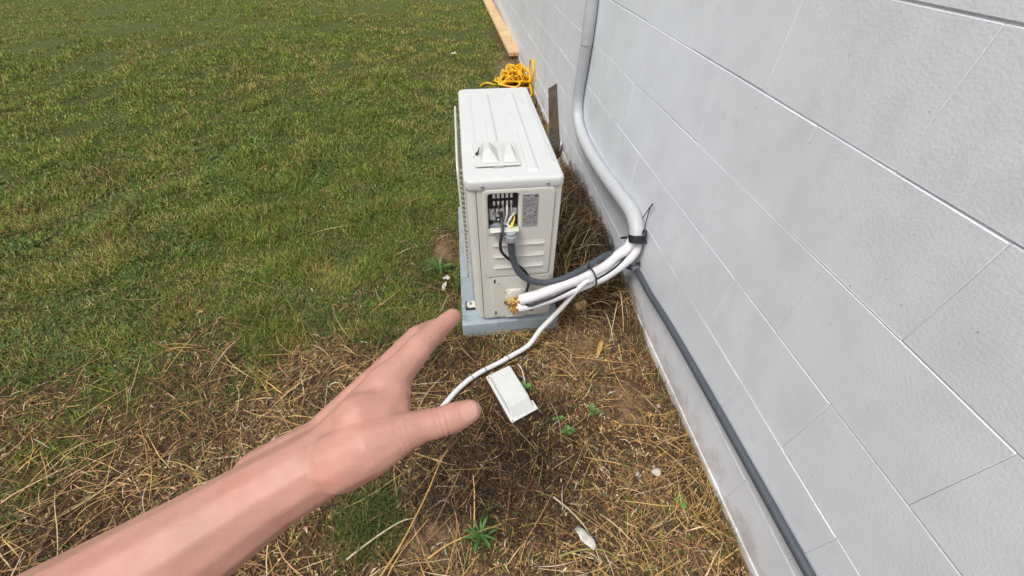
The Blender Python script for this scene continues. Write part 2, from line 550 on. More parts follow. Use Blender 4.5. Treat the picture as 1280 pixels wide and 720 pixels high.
# ------------------------------------------------------------------ heat pump on its pad
def build_pad():
    p = empty('equipment_pad', (0, .45, 0), 'blue-grey plastic equipment pad under the white outdoor unit', 'pad')
    bm = bmesh.new()
    box(bm, (-.231, -.012, -.03), (.208, .955, .073), .009, 3)
    obj('slab', bm, M_PAD, p)
    bm = bmesh.new()
    box(bm, (-.075, -.0135, .048), (.03, .01, .0745), .0012, 1)
    obj('notch_lip', bm, M_PAD, p)
    bm = bmesh.new()
    for yy in (.12, .4, .68):
        box(bm, (-.226, yy, .0725), (-.172, yy+.2, .0755), .001, 1)
    obj('raised_tread', bm, M_PAD, p)
build_pad()

W2, L, HT, ZB = .165, .886, .772, .090
def build_unit():
    u = empty('heat_pump_unit', (0, .44, .073), 'white outdoor heat pump unit with open terminal box and brass valves', 'heat pump')
    # casing (starts behind the end panel)
    def prism(name, x0, x1, y0, y1, z0, z1, r, bev, m, par):
        return plate(name, [rrect(x0, x1, y0, y1, r, 6)], z1-z0, bev, m, par, TOPM(z0))
    prism('casing', -W2+.002, W2-.002, .055, L-.004, ZB, .748, (.004, .004, .02, .03), .003, M_CASE, u)
    # end panel: shell with the terminal opening cut through
    ex0, ex1 = -W2+.036, W2-.002
    hole = rrect(-.092, .014, .566, .719, .012, 5)
    plate('end_panel', [rrect(ex0, ex1, ZB, .748, (.012, .02, .004, .004)), hole], .054, .002, M_CASE, u, END(.055))
    # rounded front corner post (sheet wrapping the lawn side corner)
    bm = bmesh.new()
    pts = []
    for k in range(9):
        a = R(180+90*k/8)
        pts.append((-W2+.030+.030*math.cos(a), .032+.030*math.sin(a)))
    prof = [(-W2, .056)] + pts + [(ex0-.0025, .002), (ex0-.0025, .056)]
    lo = [bm.verts.new((x, y, ZB+(.035*max(0, (-.13-x)/.035)))) for x, y in prof]
    hi = [bm.verts.new((x, y, .747)) for x, y in prof]
    n = len(prof)
    for k in range(n):
        bm.faces.new((lo[k], lo[(k+1) % n], hi[(k+1) % n], hi[k]))
    bm.faces.new(lo[::-1]); bm.faces.new(hi)
    obj('corner_post', bm, M_CASE, u)
    # embossed field round the terminal box and its ribs
    def emb(name, x0, x1, z0, z1, r, h, y=.001, bev=None, loops=()):
        return plate(name, [rrect(x0, x1, z0, z1, r)]+list(loops), h, bev or h*.45, M_CASE, u, END(y))
    emb('embossed_field', -.110, .140, .345, .737, (.006, .006, .018, .018), .008, .002, .0036, [rrect(-.0945, .0165, .5635, .7215, .013)])
    for z in (.508, .452, .397):
        bm = bmesh.new()
        a0, a1 = -.085, .118
        sec = [(-.0055, .0), (-.0046, .006), (.0, .0022), (.018, .0)]      # (z, out)
        rings = []
        for (x, s) in ((a0, .0), (a0+.01, 1), (a1-.01, 1), (a1, .0)):
            rings.append([bm.verts.new((x, -.0055-o*s, z+dz)) for dz, o in sec])
        for i in range(3):
            for k in range(3):
                bm.faces.new((rings[i][k], rings[i+1][k], rings[i+1][k+1], rings[i][k+1]))
        obj('pressed_rib', bm, M_CASE, u, True, 60)
    # lower service plate, with slots, and the domed valve plate
    emb('service_plate', -.090, .151, .104, .338, (.004, .004, .004, .012), .005, .0015)
    emb('valve_plate', -.034, .052, .094, .268, (.004, .004, .014, .014), .005, -.0025)
    bm = bmesh.new()
    lathe(bm, [(0, .036), (.006, .034), (.010, .026), (.011, .001)], (.008, -.0074, .236), (0, -1, 0), 20)
    obj('valve_boss', bm, M_CASE, u)
    for (x, z, hw, hh) in ((-.078, .318, .0035, .010), (-.078, .128, .0035, .011), (-.018, .106, .011, .0035), (.068, .136, .006, .005)):
        bm = bmesh.new()
        box(bm, (x-hw, -.0048, z-hh), (x+hw, -.0025, z+hh), .0006, 1)
        obj('slot', bm, M_DARK, u)
    sx = [(-.108, .752, -.006), (.112, .752, -.006), (.046, .118, -.004), (-.070, .104, -.004), (-.040, .258, -.008), (.148, .335, -.004), (-.062, .308, -.004)]
    for (x, z, y) in sx:
        bm = bmesh.new()
        rr = .0052 if z > .7 else .003
        lathe(bm, [(0, rr), (.002, rr), (.0036, rr*.7), (.004, .0006)], (x, y, z), (0, -1, 0), 12)
        obj('screw', bm, M_STEEL, u)
    # raised seam of the right edge
    bm = bmesh.new()
    box(bm, (.1435, -.002, .12), (.1455, .003, .72), .0006, 1)
    obj('edge_crease', bm, M_CASE, u)
    # ---- top panel
    tp = plate('top_panel', [rrect(-W2-.004, W2+.004, -.005, L+.003, (.032, .022, .022, .030), 8)], .040, .010, M_TOP, u, TOPM(HT-.040))
    # pressed ribs along the top
    def ridge(x0, x1, y0, y1, h):
        bm = bmesh.new()
        s = .007
        v = [bm.verts.new(q) for q in ((x0, y0, HT-.0005), (x1, y0, HT-.0005), (x1, y1, HT-.0005), (x0, y1, HT-.0005),
                                       (x0+s*.08, y0+s*2, HT+h), (x1-s*1.6, y0+s*2, HT+h), (x1-s*1.6, y1-s*2, HT+h), (x0+s*.08, y1-s*2, HT+h))]
        for q in ((4, 5, 6, 7), (0, 1, 5, 4), (1, 2, 6, 5), (2, 3, 7, 6), (3, 0, 4, 7)):
            bm.faces.new([v[k] for k in q])
        obj('top_rib', bm, M_TOP, tp, False)
    ridge(-.068, -.026, .16, .80, .0062)
    ridge(.050, .092, .04, .81, .0062)
    ridge(.138, .156, .09, .80, .0048)
    ridge(-.128, -.108, .12, .80, .0022)
    # ---- lawn side: louvred corner, fan guard
    bm = bmesh.new()
    for k in range(34):
        z = .14+k*.0172
        box(bm, (-W2-.0012, .036, z), (-W2+.004, .118, z+.0085), 0)
    o = obj('vent_slots', bm, M_DARK, u, False)
    o['kind'] = 'stuff'
    bm = bmesh.new()
    box(bm, (-W2-.006, .135, .115), (-W2+.002, .85, .735), .004, 2)
    obj('front_cover', bm, M_CASE, u)
    g = bmesh.new()
    box(g, (-W2-.0072, .20, .16), (-W2-.004, .82, .70), 0)
    obj('fan_opening', g, M_DARK, u, False)
    fg = bmesh.new()
    pth = [Vector((-W2-.024, y, z)) for y, z in rrect(.19, .83, .15, .725, .05, 5)]
    pth.append(pth[0].copy())
    tube(fg, pth, .0045, 8)
    gd = obj('fan_guard', fg, M_CASE, u)
    bars = bmesh.new()
    for k in range(1, 26):
        z = .15+k*.575/26
        tube(bars, [Vector((-W2-.005, .2, z)), Vector((-W2-.021, .215, z)), Vector((-W2-.023, .51, z)), Vector((-W2-.021, .805, z)), Vector((-W2-.005, .82, z))], .0016, 5)
    for k in range(1, 6):
        y = .19+k*.64/6
        tube(bars, [Vector((-W2-.022, y, .15)), Vector((-W2-.022, y, .725))], .0022, 5)
    b = obj('guard_wires', bars, M_CASE, gd)
    b['kind'] = 'stuff'
    # ---- feet
    for y in (.10, .70):
        bm = bmesh.new()
        plate_pts = rrect(-.205, .205, y-.02, y+.02, .014)
        ft = plate('foot', [plate_pts], .006, .0015, M_CASE, u, TOPM(.082))
        for s in (-1, 1):
            bm = bmesh.new()
            box(bm, (s*.19-.022, y-.026, .0732), (s*.19+.022, y+.026, .0815), .004, 2)
            obj('rubber_pad', bm, M_BLACK, ft)
            bm = bmesh.new()
            lathe(bm, [(0, .007), (.006, .007), (.0062, .004), (.012, .004)], (s*.188, y, .0885), (0, 0, 1), 6, flat=6)
            obj('foot_bolt', bm, M_STEEL, ft)
        bm = bmesh.new()
        box(bm, (-.15, y-.018, .0740), (.15, y+.018, .0818), 0)
        obj('base_rail', bm, M_DARK, u)
    # ---- terminal box
    bm = bmesh.new()
    box(bm, (-.089, .040, .568), (.011, .0535, .717), 0)
    tb = obj('terminal_box', bm, M_SILVER, u, False)
    bm = bmesh.new()
    box(bm, (-.0905, .012, .655), (.0125, .046, .7175), .002)
    blk = obj('terminal_block', bm, M_BLACK, tb)
    for k in range(5):
        x = -.070+k*.0150
        bm = bmesh.new()
        box(bm, (x-.0045, .007, .697), (x+.0045, .0135, .714), .001)
        obj('terminal_tab', bm, M_WIREW, blk)
        bm = bmesh.new()
        box(bm, (x-.004, .008, .668), (x+.004, .0125, .684), .0008)
        lathe(bm, [(0, .0032), (.002, .0030), (.0025, .0006)], (x, .0078, .676), (0, -1, 0), 10)
        obj('terminal_screw', bm, M_SILVER, blk)
        bm = bmesh.new()
        box(bm, (x+.0062, .006, .664), (x+.0082, .0125, .716), .0004, 1)
        obj('divider', bm, M_BLACK, blk)
    for (a, b_) in (((-.087, .012, .604), (-.0655, .0435, .650)), ((-.064, .006, .622), (-.040, .0435, .652)), ((-.012, .012, .622), (.010, .0435, .652))):
        bm = bmesh.new()
        box(bm, a, b_, .002)
        obj('bracket', bm, M_SILVER, tb)
    for (a, b_) in (((-.064, .004, .606), (-.050, .020, .619)), ((-.0905, .008, .588), (-.078, .0435, .602)), ((.002, .006, .588), (.0115, .0435, .616))):
        bm = bmesh.new()
        box(bm, a, b_, .001)
        obj('relay', bm, M_BLACK, tb)
    bm = bmesh.new()
    lathe(bm, [(0, .0035), (.002, .003)], (-.057, .0038, .613), (0, -1, 0), 10)
    obj('relay_pin', bm, M_WIREW, tb)
    bm = bmesh.new()
    box(bm, (-.088, .008, .5705), (-.012, .045, .588), .002)
    obj('cable_clamp', bm, M_CONN, tb)
    for pts, r, m in (
        ([(-.025, .008, .668), (-.026, .000, .640), (-.030, .004, .612), (-.036, .006, .592), (-.026, -.002, .594), (-.018, -.012, .587)], .0034, M_WIREW),
        ([(-.040, .008, .668), (-.038, .000, .640), (-.036, .006, .615), (-.028, .002, .600), (-.020, -.010, .587)], .0026, M_GREYMET),
        ([(.002, .010, .634), (-.010, .000, .626), (-.022, -.004, .604), (-.028, .004, .590)], .0034, M_WIREW),
        ([(.000, .012, .630), (.000, .002, .612), (-.005, -.004, .600), (-.010, -.014, .587)], .0032, M_WIREY),
        ([(-.010, .014, .612), (-.008, .004, .600), (-.012, -.004, .594), (-.015, -.014, .587)], .0026, M_WIREY),
        ([(-.055, .008, .668), (-.054, .000, .650), (-.052, .002, .634), (-.047, .004, .626)], .0022, M_RUST),
        ([(-.010, .008, .668), (-.012, -.002, .645), (-.020, .002, .615), (-.024, -.004, .590)], .0024, M_GREYMET),
        ([(-.055, .010, .668), (-.054, .002, .650), (-.060, .008, .632)], .0018, M_BLACK),
        ([(-.070, .010, .668), (-.069, .002, .650), (-.075, .010, .630)], .0018, M_BLACK)):
        bm = bmesh.new()
        tube(bm, smooth_path(pts, 5), r, 8)
        obj('wire', bm, m, tb)
    bm = bmesh.new()
    lathe(bm, [(0, .006), (.006, .006)], (.000, .020, .634), (0, -1, 0), 12)
    obj('ground_screw', bm, M_BRASS, tb)
    # shelf bracket for the conduit connector
    bm = bmesh.new()
    box(bm, (-.088, -.036, .5830), (.014, -.0072, .5862), .001)
    box(bm, (-.095, -.0092, .556), (.018, -.0074, .5825), .001)
    obj('conduit_bracket', bm, M_CASE, u)
    # ---- rating label
    lb = plate('rating_label', [rrect(.026, .083, .583, .716, .002)], .0014, .0003, M_LABEL, u, END(-.0062))
    def ink(x0, x1, z, h):
        bm = bmesh.new(); box(bm, (x0, -.00815, z-h/2), (x1, -.0077, z+h/2), 0); return bm
    bm = bmesh.new()
    rows = [(.030, .051, .7105, .0045), (.068, .080, .7075, .0085)]
    rr = random.Random(4)
    for k in range(24):
        z = .700-k*.0046
        if .632 < z < .648: continue
        x = .030
        while x < .078:
            ln = rr.uniform(.003, .011)
            if rr.random() < .72: rows.append((x, min(x+ln, .080), z, .0013))
            x += ln+rr.uniform(.001, .003)
    for (a, b_, z, h) in rows:
        box(bm, (a, -.00815, z-h/2), (b_, -.0077, z+h/2), 0)
    for (x, z) in ((.036, .640), (.073, .643), (.073, .631)):
        lathe(bm, [(0, .0042 if z > .635 else .0028), (.0004, .0042 if z > .635 else .0028)], (x, -.0077, z), (0, -1, 0), 12)
    t = obj('label_print', bm, M_INK, lb, False)
    # ---- brass service valves
    for (x, z) in ((-.006, .224), (-.003, .180)):
        bm = bmesh.new()
        lathe(bm, [(0, .018), (.006, .018), (.0065, .011), (.024, .011), (.026, .014), (.040, .014), (.042, .010), (.050, .009)], (x, -.008, z), (0, -1, 0), 16)
        lathe(bm, [(0, .0125), (.014, .0125), (.015, .009), (.018, .009)], (x-.006, -.033, z), (-1, 0, -.15), 6, flat=6)
        lathe(bm, [(0, .008), (.018, .008), (.019, .0125), (.034, .0125), (.035, .008)], (x+.004, -.040, z+.004), (1, -.45, .28), 6, flat=6)
        lathe(bm, [(0, .0065), (.014, .0065), (.015, .0085), (.024, .0085)], (x, -.032, z-.010), (.1, -.3, -1), 6, flat=6)
        v = obj('service_valve', bm, M_BRASS, u)
        bm = bmesh.new()
        tube(bm, [Vector((x+.03, -.055, z+.013)), Vector((x+.075, -.075, z+.028))], .006, 10)
        obj('copper_stub', bm, M_COPPER, v)
    bm = bmesh.new()
    lathe(bm, [(0, .009), (.01, .009), (.011, .012), (.016, .012)], (-.026, -.012, .206), (-.5, -1, .1), 12)
    obj('valve_cap', bm, M_BRASS, u)
build_unit()

# loose cover lying on top of the unit, two wedge bumps
def build_top_cover():
    c = empty('plastic_cover', (-.05, .17, HT), 'white plastic cover with two wedge shaped bumps lying on the unit top', 'cover')
    z = HT+.0050
    plate('flange', [rrect(-.126, .030, .080, .262, .003)], .0030, .0008, M_COVER, c, TOPM(z))
    def wedge(x0, x1, y0, y1, h):
        bm = bmesh.new()
        z1 = z+.003
        zz = z1+h
        v = [bm.verts.new(q) for q in ((x0, y0, z1), (x1, y0, z1), (x1, y1, z1), (x0, y1, z1),
             (x0+.014, y0+.045, zz), (x0+.034, y0+.045, zz), (x0+.034, y1-.018, zz), (x0+.014, y1-.018, zz))]
        for q in ((4, 5, 6, 7), (0, 1, 5, 4), (1, 2, 6, 5), (2, 3, 7, 6), (3, 0, 4, 7), (3, 2, 1, 0)):
            bm.faces.new([v[k] for k in q])
        bmesh.ops.bevel(bm, geom=[e for e in bm.edges], offset=.0025, segments=2, affect='EDGES')
        obj('wedge_bump', bm, M_COVER, c)
    wedge(-.104, -.040, .094, .215, .034)
    wedge(-.028, .022, .094, .205, .030)
    bm = bmesh.new()
    box(bm, (-.062, .0755, HT+.0005), (-.028, .0815, HT+.0052), .0008, 1)
    obj('latch_tab', bm, M_GREYMET, c)
    bm = bmesh.new()
    box(bm, (-.128, .160, HT+.0006), (-.100, .1625, HT+.0050), 0)
    tube(bm, smooth_path([(-.118, .162, HT+.010), (-.110, .168, HT+.018), (-.104, .185, HT+.028)], 4), lambda t: .0045*(1-t)+.001, 6)
    obj('hook', bm, M_BLACK, c)
build_top_cover()

# cover lying on the soil
_q = [(-.136, -.259), (-.028, -.224), (.047, -.418), (-.076, -.478)]
COVER_C = (sum(p[0] for p in _q)/4, sum(p[1] for p in _q)/4)
_u = Vector((_q[1][0]-_q[0][0]+_q[2][0]-_q[3][0], _q[1][1]-_q[0][1]+_q[2][1]-_q[3][1])).normalized()
COVER_UX = (_u.x, _u.y)
def build_ground_cover():
    P = [Vector((-.136, -.259, .0)), Vector((-.028, -.224, .0)), Vector((.047, -.418, .0)), Vector((-.076, -.478, .0))]
    org = (P[0]+P[1]+P[2]+P[3])/4
    ux = ((P[1]-P[0])+(P[2]-P[3])).normalized()
    uy = Vector((0, 0, 1)).cross(ux)
    hw, hl = .058, .108
    c = empty('terminal_cover', (org.x, org.y, .012), 'white plastic terminal box cover lying on the straw in front of the unit', 'cover')
    mt = frame_mtx(ux, uy, (org.x, org.y, .026))
    mt = mt @ Matrix.Rotation(R(3.5), 4, 'X') @ Matrix.Rotation(R(-2), 4, 'Y')
    def pl(name, loops, d, b, z):
        return plate(name, loops, d, b, M_COVER, c, mt @ Matrix.Translation((0, 0, z)))
    # flange with the notch on its right edge
    rim = [(-hw, -hl), (hw, -hl), (hw, -hl+.040), (hw-.014, -hl+.043), (hw-.016, -hl+.060), (hw-.004, -hl+.064), (hw-.006, hl), (-hw, hl)]
    pl('flange', [rim], .0035, .001, 0)
    bm = bmesh.new()
    x0, x1, y0, y1 = -hw+.008, hw-.011, -hl+.008, hl-.010
    lo = [(x0, y0), (x1, y0), (x1, y1), (x0, y1)]
    hi = [(x0+.004, y0+.040), (x1-.004, y0+.044), (x1-.003, y1-.004), (x0+.004, y1-.004)]
    a = [bm.verts.new((x, y, .003)) for x, y in lo]
    b = [bm.verts.new((x, y, .036)) for x, y in hi]
    for k in range(4):
        bm.faces.new((a[k], a[(k+1) % 4], b[(k+1) % 4], b[k]))
    bm.faces.new(b)
    bmesh.ops.bevel(bm, geom=[e for e in bm.edges if e.verts[0].co.z > .02 or e.verts[1].co.z > .02], offset=.004, segments=3, affect='EDGES')
    bm.transform(mt)
    obj('raised_shell', bm, M_COVER, c)
    bm = bmesh.new()
    box(bm, (-hw, -hl-.001, -.004), (hw, -hl+.0035, .005), .001)
    box(bm, (-hw-.001, -hl+.004, -.004), (-hw+.0035, hl-.004, .005), .001)
    box(bm, (-hw, hl-.0035, -.004), (hw-.008, hl+.001, .008), .001)
    bm.transform(mt)
    obj('rim_lip', bm, M_COVER, c)
    for (x, y) in ((-hw+.008, hl-.006), (-hw+.006, -hl+.006)):
        bm = bmesh.new()
        lathe(bm, [(0, .0022), (.0008, .0022)], (x, y, .0035), (0, 0, 1), 10)
        bm.transform(mt)
        obj('screw_hole', bm, M_DARK, c)
build_ground_cover()

# ------------------------------------------------------------------ pipes, hoses, cables
WALLRUN = [(.560, 1.29, 1.16), (.560, 1.285, 1.057), (.560, 1.285, .917), (.560, 1.308, .751), (.560, 1.330, .62), (.560, 1.328, .525),
           (.560, 1.285, .447), (.560, 1.15, .398), (.560, .904, .382), (.560, .64, .397), (.560, .413, .420), (.559, .265, .434), (.556, .178, .420), (.5525, .136, .385)]
def sstep_(t, a, b):
    u = min(max((t-a)/(b-a), 0), 1); return u*u*(3-2*u)
def build_lines():
    t = empty('wrapped_line_set', (.548, 1.48, 0), 'thick pale grey wrapped pipe bundle curving down the block wall', 'pipe')
    up = [(.560, 1.28, 2.5), (.560, 1.285, 2.0), (.560, 1.29, 1.5)]
    p = smooth_path(up+WALLRUN, 7)
    bm = bmesh.new()
    rnd = [random.uniform(-.0012, .0012) for _ in range(400)]
    tube(bm, p, lambda q: .0325+rnd[int(q*250)], 20)
    obj('wrap', bm, M_WRAP, t)
    # spiral wrap seams and the joint collar
    bm = bmesh.new()
    cum = [0]
    for i in range(1, len(p)): cum.append(cum[-1]+(p[i]-p[i-1]).length)
    for z in (.875,):
        tube(bm, [Vector((.560, 1.290, z-.02)), Vector((.560, 1.284, z+.14))], .0338, 20)
    obj('joint_collar', bm, M_WRAP, t)

    a = empty('insulated_pipe', (.1, -.05, .1), 'thicker upper white foam insulated pipe from brass valve to wall', 'pipe', )
    bm = bmesh.new()
    pa = smooth_path([(.018, -.07, .267), (.080, -.072, .286), (.150, -.060, .303), (.235, -.030, .308), (.315, .005, .307), (.395, .045, .309), (.462, .095, .318), (.514, .122, .335), (.538, .140, .375), (.549, .175, .42)], 8)
    tube(bm, pa, lambda t: .0225+.0012*math.sin(t*37)*math.sin(t*11)-(.006*max(0, t-.85)/.15), 16)
    obj('foam_sleeve', bm, M_FOAM, a)
    bm = bmesh.new()
    tube(bm, [Vector((.012, -.0698, .2645)), Vector((.0200, -.0701, .2677))], .0155, 14)
    obj('pipe_end', bm, M_COPPER, a)

    b = empty('insulated_pipe', (.1, -.05, .05), 'thinner lower white foam insulated pipe beneath the black cable', 'pipe')
    bm = bmesh.new()
    pb = smooth_path([(.012, -.075, .226), (.080, -.080, .245), (.150, -.076, .268), (.235, -.054, .281), (.318, -.022, .281), (.402, .018, .281), (.475, .062, .289), (.536, .105, .300), (.562, .128, .345), (.562, .17, .41)], 8)
    tube(bm, pb, lambda t: .0183+.0028*sstep_(t, .45, .8)+.001*math.sin(t*31+1)*math.sin(t*9)-(.004*max(0, t-.85)/.15), 16)
    obj('foam_sleeve', bm, M_FOAM, b)
    bm = bmesh.new()
    tube(bm, [Vector((.006, -.0745, .2240)), Vector((.0135, -.0752, .2265))], .0125, 14)
    obj('pipe_end', bm, M_COPPER, b)

    k = empty('control_cable', (-.05, 0, .3), 'thin black cable looping from the terminal box along the white pipes', 'cable')
    bm = bmesh.new()
    tube(bm, smooth_path([(-.046, .020, .650), (-.045, .004, .638), (-.045, -.002, .622), (-.046, -.030, .598), (-.050, -.046, .580), (-.056, -.052, .548), (-.052, -.044, .505), (-.030, -.030, .462), (.000, -.022, .425), (.035, -.018, .385),
                          (.056, -.018, .345), (.060, -.020, .318), (.050, -.034, .278), (.032, -.058, .250), (.050, -.092, .254), (.085, -.094, .266), (.150, -.088, .286), (.235, -.058, .296), (.318, -.028, .297), (.400, .014, .298), (.470, .062, .306), (.510, .105, .322), (.525, .14, .35)], 6), .0055, 8)
    obj('sheath', bm, M_BLACK, k)

    c = empty('flexible_conduit', (0, -.03, .5), 'dark grey flexible conduit hanging from the connector below the terminal box', 'conduit')
    bm = bmesh.new()
    pc = smooth_path([(-.015, -.030, .530), (-.013, -.031, .500), (-.009, -.035, .465), (.002, -.041, .425), (.022, -.047, .388), (.060, -.050, .353), (.116, -.048, .332), (.184, -.036, .331), (.250, -.012, .338), (.312, .020, .343), (.370, .056, .345), (.425, .095, .335), (.475, .130, .300), (.520, .150, .245), (.555, .158, .200)], 10)
    tot = len(pc)
    tube(bm, pc, .0128, 14)
    obj('conduit_sheath', bm, M_COND, c)
    bm = bmesh.new()
    for i in range(0, tot-60, 2):
        q = pc[i]; d = (pc[i+1]-pc[i]).normalized()
        tube(bm, [q-d*.0012, q+d*.0012], .0134, 14, True)
    o = obj('corrugation', bm, M_COND, c)
    o['kind'] = 'stuff'
    bm = bmesh.new()
    lathe(bm, [(0, .0195), (.006, .0205), (.008, .018), (.014, .018), (.015, .0225), (.034, .0225), (.036, .019), (.044, .017), (.045, .0135)], (-.016, -.030, .5826), (0, 0, -1), 18)
    cn = obj('connector', bm, M_CONN, c)
    bm = bmesh.new()
    for q in range(9):
        an = 2*math.pi*q/9
        box(bm, (-.016+.0222*math.cos(an)-.002, -.030+.0222*math.sin(an)-.002, .5480), (-.016+.0222*math.cos(an)+.002, -.030+.0222*math.sin(an)+.002, .5660), .0008, 1)
    obj('grip_rib', bm, M_CONN, cn)

    e = empty('wall_conduit', (.578, -.1, .2), 'dark grey conduit sloping along the wall towards the lower right', 'conduit')
    bm = bmesh.new()
    pe = smooth_path([(.555, .158, .200), (.574, .135, .205), (.5805, .10, .219), (.5805, .045, .222), (.5805, -.06, .225), (.5805, -.20, .241), (.5805, -.30, .250), (.5805, -.50, .262), (.5805, -.80, .275), (.5805, -1.3, .29), (.5805, -2.3, .31)], 7)
    tube(bm, pe, .0128, 14)
    obj('conduit_sheath', bm, M_COND, e)
    bm = bmesh.new()
    lathe(bm, [(-.014, .0138), (-.012, .016), (.012, .016), (.014, .0138)], (.5795, .118, .2135), (0.05, -1, .25), 14)
    obj('coupling', bm, M_CONN, e)

    d = empty('drain_hose', (-.1, -.2, 0), 'white drain hose leaving the pipe bundle and curving down to the straw', 'hose')
    bm = bmesh.new()
    pd = smooth_path([(.360, .015, .285), (.338, -.008, .292), (.316, -.034, .308), (.292, -.047, .318), (.269, -.055, .304), (.244, -.062, .273), (.205, -.068, .212), (.157, -.078, .148), (.105, -.098, .098), (.051, -.134, .046), (-.024, -.168, .030), (-.097, -.202, .024),
                       (-.150, -.224, .022), (-.201, -.252, .020), (-.240, -.282, .019), (-.277, -.318, .018), (-.324, -.375, .018), (-.374, -.436, .016), (-.44, -.50, .014)], 8)
    tube(bm, pd, .0108, 12)
    obj('hose_tube', bm, M_HOSE, d)
    for i in (82, 95, 104):
        bm = bmesh.new()
        q = pd[i]; dd = (pd[i+1]-pd[i]).normalized()
        tube(bm, [q-dd*.0014, q+dd*.0014], .0114, 12)
        obj('band', bm, M_TWIG, d)

    # strap round the whole bundle at the wall, zip tie half way
    s = empty('black_strap', (.53, .25, .36), 'black strap wrapped round the pipe bundle at the wall', 'strap')
    bm = bmesh.new()
    q = Vector((.5515, .132, .380)); dd = Vector((.12, .45, 1)).normalized()
    tube(bm, [q-dd*.016, q-dd*.0158, q+dd*.0158, q+dd*.016], .0352, 22)
    obj('band', bm, M_BLACK, s)
    bm = bmesh.new()
    tube(bm, smooth_path([(.528, .150, .374), (.512, .170, .360), (.508, .185, .346)], 5), .005, 6)
    obj('tail', bm, M_BLACK, s)
    z = empty('cable_tie', (.315, 0, .29), 'black cable tie holding the grey conduit to the white pipes', 'cable tie')
    bm = bmesh.new()
    cx_ = Vector((.318, -.003, .298)); T = Vector((.9, .4, .02)).normalized()
    A = Vector((0, 0, 1)); B = T.cross(A).normalized(); A = B.cross(T)
    ring = []
    for kk in range(25):
        an = 2*math.pi*kk/24
        ring.append(cx_+A*(.049*math.sin(an)+.003)+B*(.047*math.cos(an)-.001))
    tube(bm, ring, .0036, 6, False)
    obj('loop', bm, M_BLACK, z)
    bm = bmesh.new()
    box(bm, cx_+A*.049+B*-.012-Vector((.005, .005, .004)), cx_+A*.049+B*-.012+Vector((.005, .005, .007)), .001)
    tube(bm, [cx_+A*.051-B*.008, cx_+A*.064-B*.014, cx_+A*.073-B*.013], .0016, 5)
    obj('tie_head', bm, M_BLACK, z)

    # clamps on the wall
    for (nm, lab, y, zz) in (('pipe_clamp', 'small grey metal clamp pinning the dark conduit to the wall', .112, .214), ):
        g = empty(nm, (WALLX, y, zz), lab, 'clamp')
        bm = bmesh.new()
        arc = []
        for kk in range(9):
            an = R(-90+180*kk/8)
            arc.append(Vector((.5805-.0165*math.cos(an), y, zz+.0165*math.sin(an))))
        arc = [Vector((WALLX-.001, y, zz-.0165))]+arc+[Vector((WALLX-.001, y, zz+.0165))]
        tube(bm, arc, .004, 6)
        obj('saddle', bm, M_GREYMET, g)
        bm = bmesh.new()
        box(bm, (WALLX-.006, y-.010, zz+.020), (WALLX-.0015, y+.010, zz+.048), .001)
        obj('ear', bm, M_GREYMET, g)
        bm = bmesh.new()
        lathe(bm, [(0, .007), (.004, .007), (.0045, .004), (.02, .004)], (WALLX-.005, y, zz+.037), (-1, -.2, .2), 8, flat=6)
        obj('bolt', bm, M_DARK, g)
    h = empty('wall_hook', (WALLX, .18, .34), 'small dark loop hook in the wall beside the black strap', 'hook')
    bm = bmesh.new()
    pts = [(WALLX+.004, .115, .372), (WALLX-.02, .113, .376), (WALLX-.028, .118, .395), (WALLX-.024, .125, .425), (WALLX-.018, .112, .428), (WALLX-.018, .110, .392)]
    tube(bm, smooth_path(pts, 5), .0045, 7)
    obj('loop', bm, M_DARK, h)
    bm = bmesh.new()
    lathe(bm, [(0, .010), (.003, .010)], (WALLX-.0005, .115, .372), (-1, 0, 0), 10)
    obj('washer', bm, M_GREYMET, h)
    bm = bmesh.new()
    tube(bm, smooth_path([(.578, .125, .380), (.579, .135, .415), (.580, .143, .455), (.580, .144, .517), (.580, .132, .549), (.580, .138, .545), (.580, .168, .480), (.580, .185, .445), (.580, .20, .426)], 6), .0022, 6)
    tag(obj('tie_wire', bm, M_RUST), 'thin bent rusty wire sticking up from the wall hook', 'wire')
build_lines()

# ------------------------------------------------------------------ far objects
def build_cord():
    rr = random.Random(21)
    pts = []
    # a loose heap of coils
    cx_, cy_ = .42, 3.40
    for k in range(190):
        an = k*.52+rr.uniform(-.3, .3)
        f_ = .55+.45*math.sin(k*.37)
        rx = .185*f_+rr.uniform(-.04, .04); ry = .17*f_+rr.uniform(-.03, .03)
        hz = .012+.17*max(0, 1-((rx/.22)**2))*rr.random()+.04*rr.random()
        pts.append((cx_+.045*math.sin(k*.11)+rx*math.cos(an), cy_+.05*math.cos(k*.17)+ry*math.sin(an), hz))
    for (a, b_, c_) in ((.52, 3.34, .05), (.565, 3.16, .10), (.575, 3.10, .20), (.575, 3.18, .27), (.572, 3.30, .26), (.57, 3.34, .15), (.56, 3.20, .06), (.55, 3.02, .025), (.50, 2.98, .02), (.44, 3.12, .03), (.28, 3.30, .03), (.20, 3.38, .016), (.13, 3.44, .014), (.08, 3.42, .012), (.05, 3.36, .012)):
        pts.append((a, b_, c_))
    bm = bmesh.new()
    tube(bm, smooth_path(pts, 6), .0095, 7)
    tag(obj('extension_cord', bm, M_ROPE), 'heap of bright yellow cord coiled on the grass against the wall', 'cord')
build_cord()

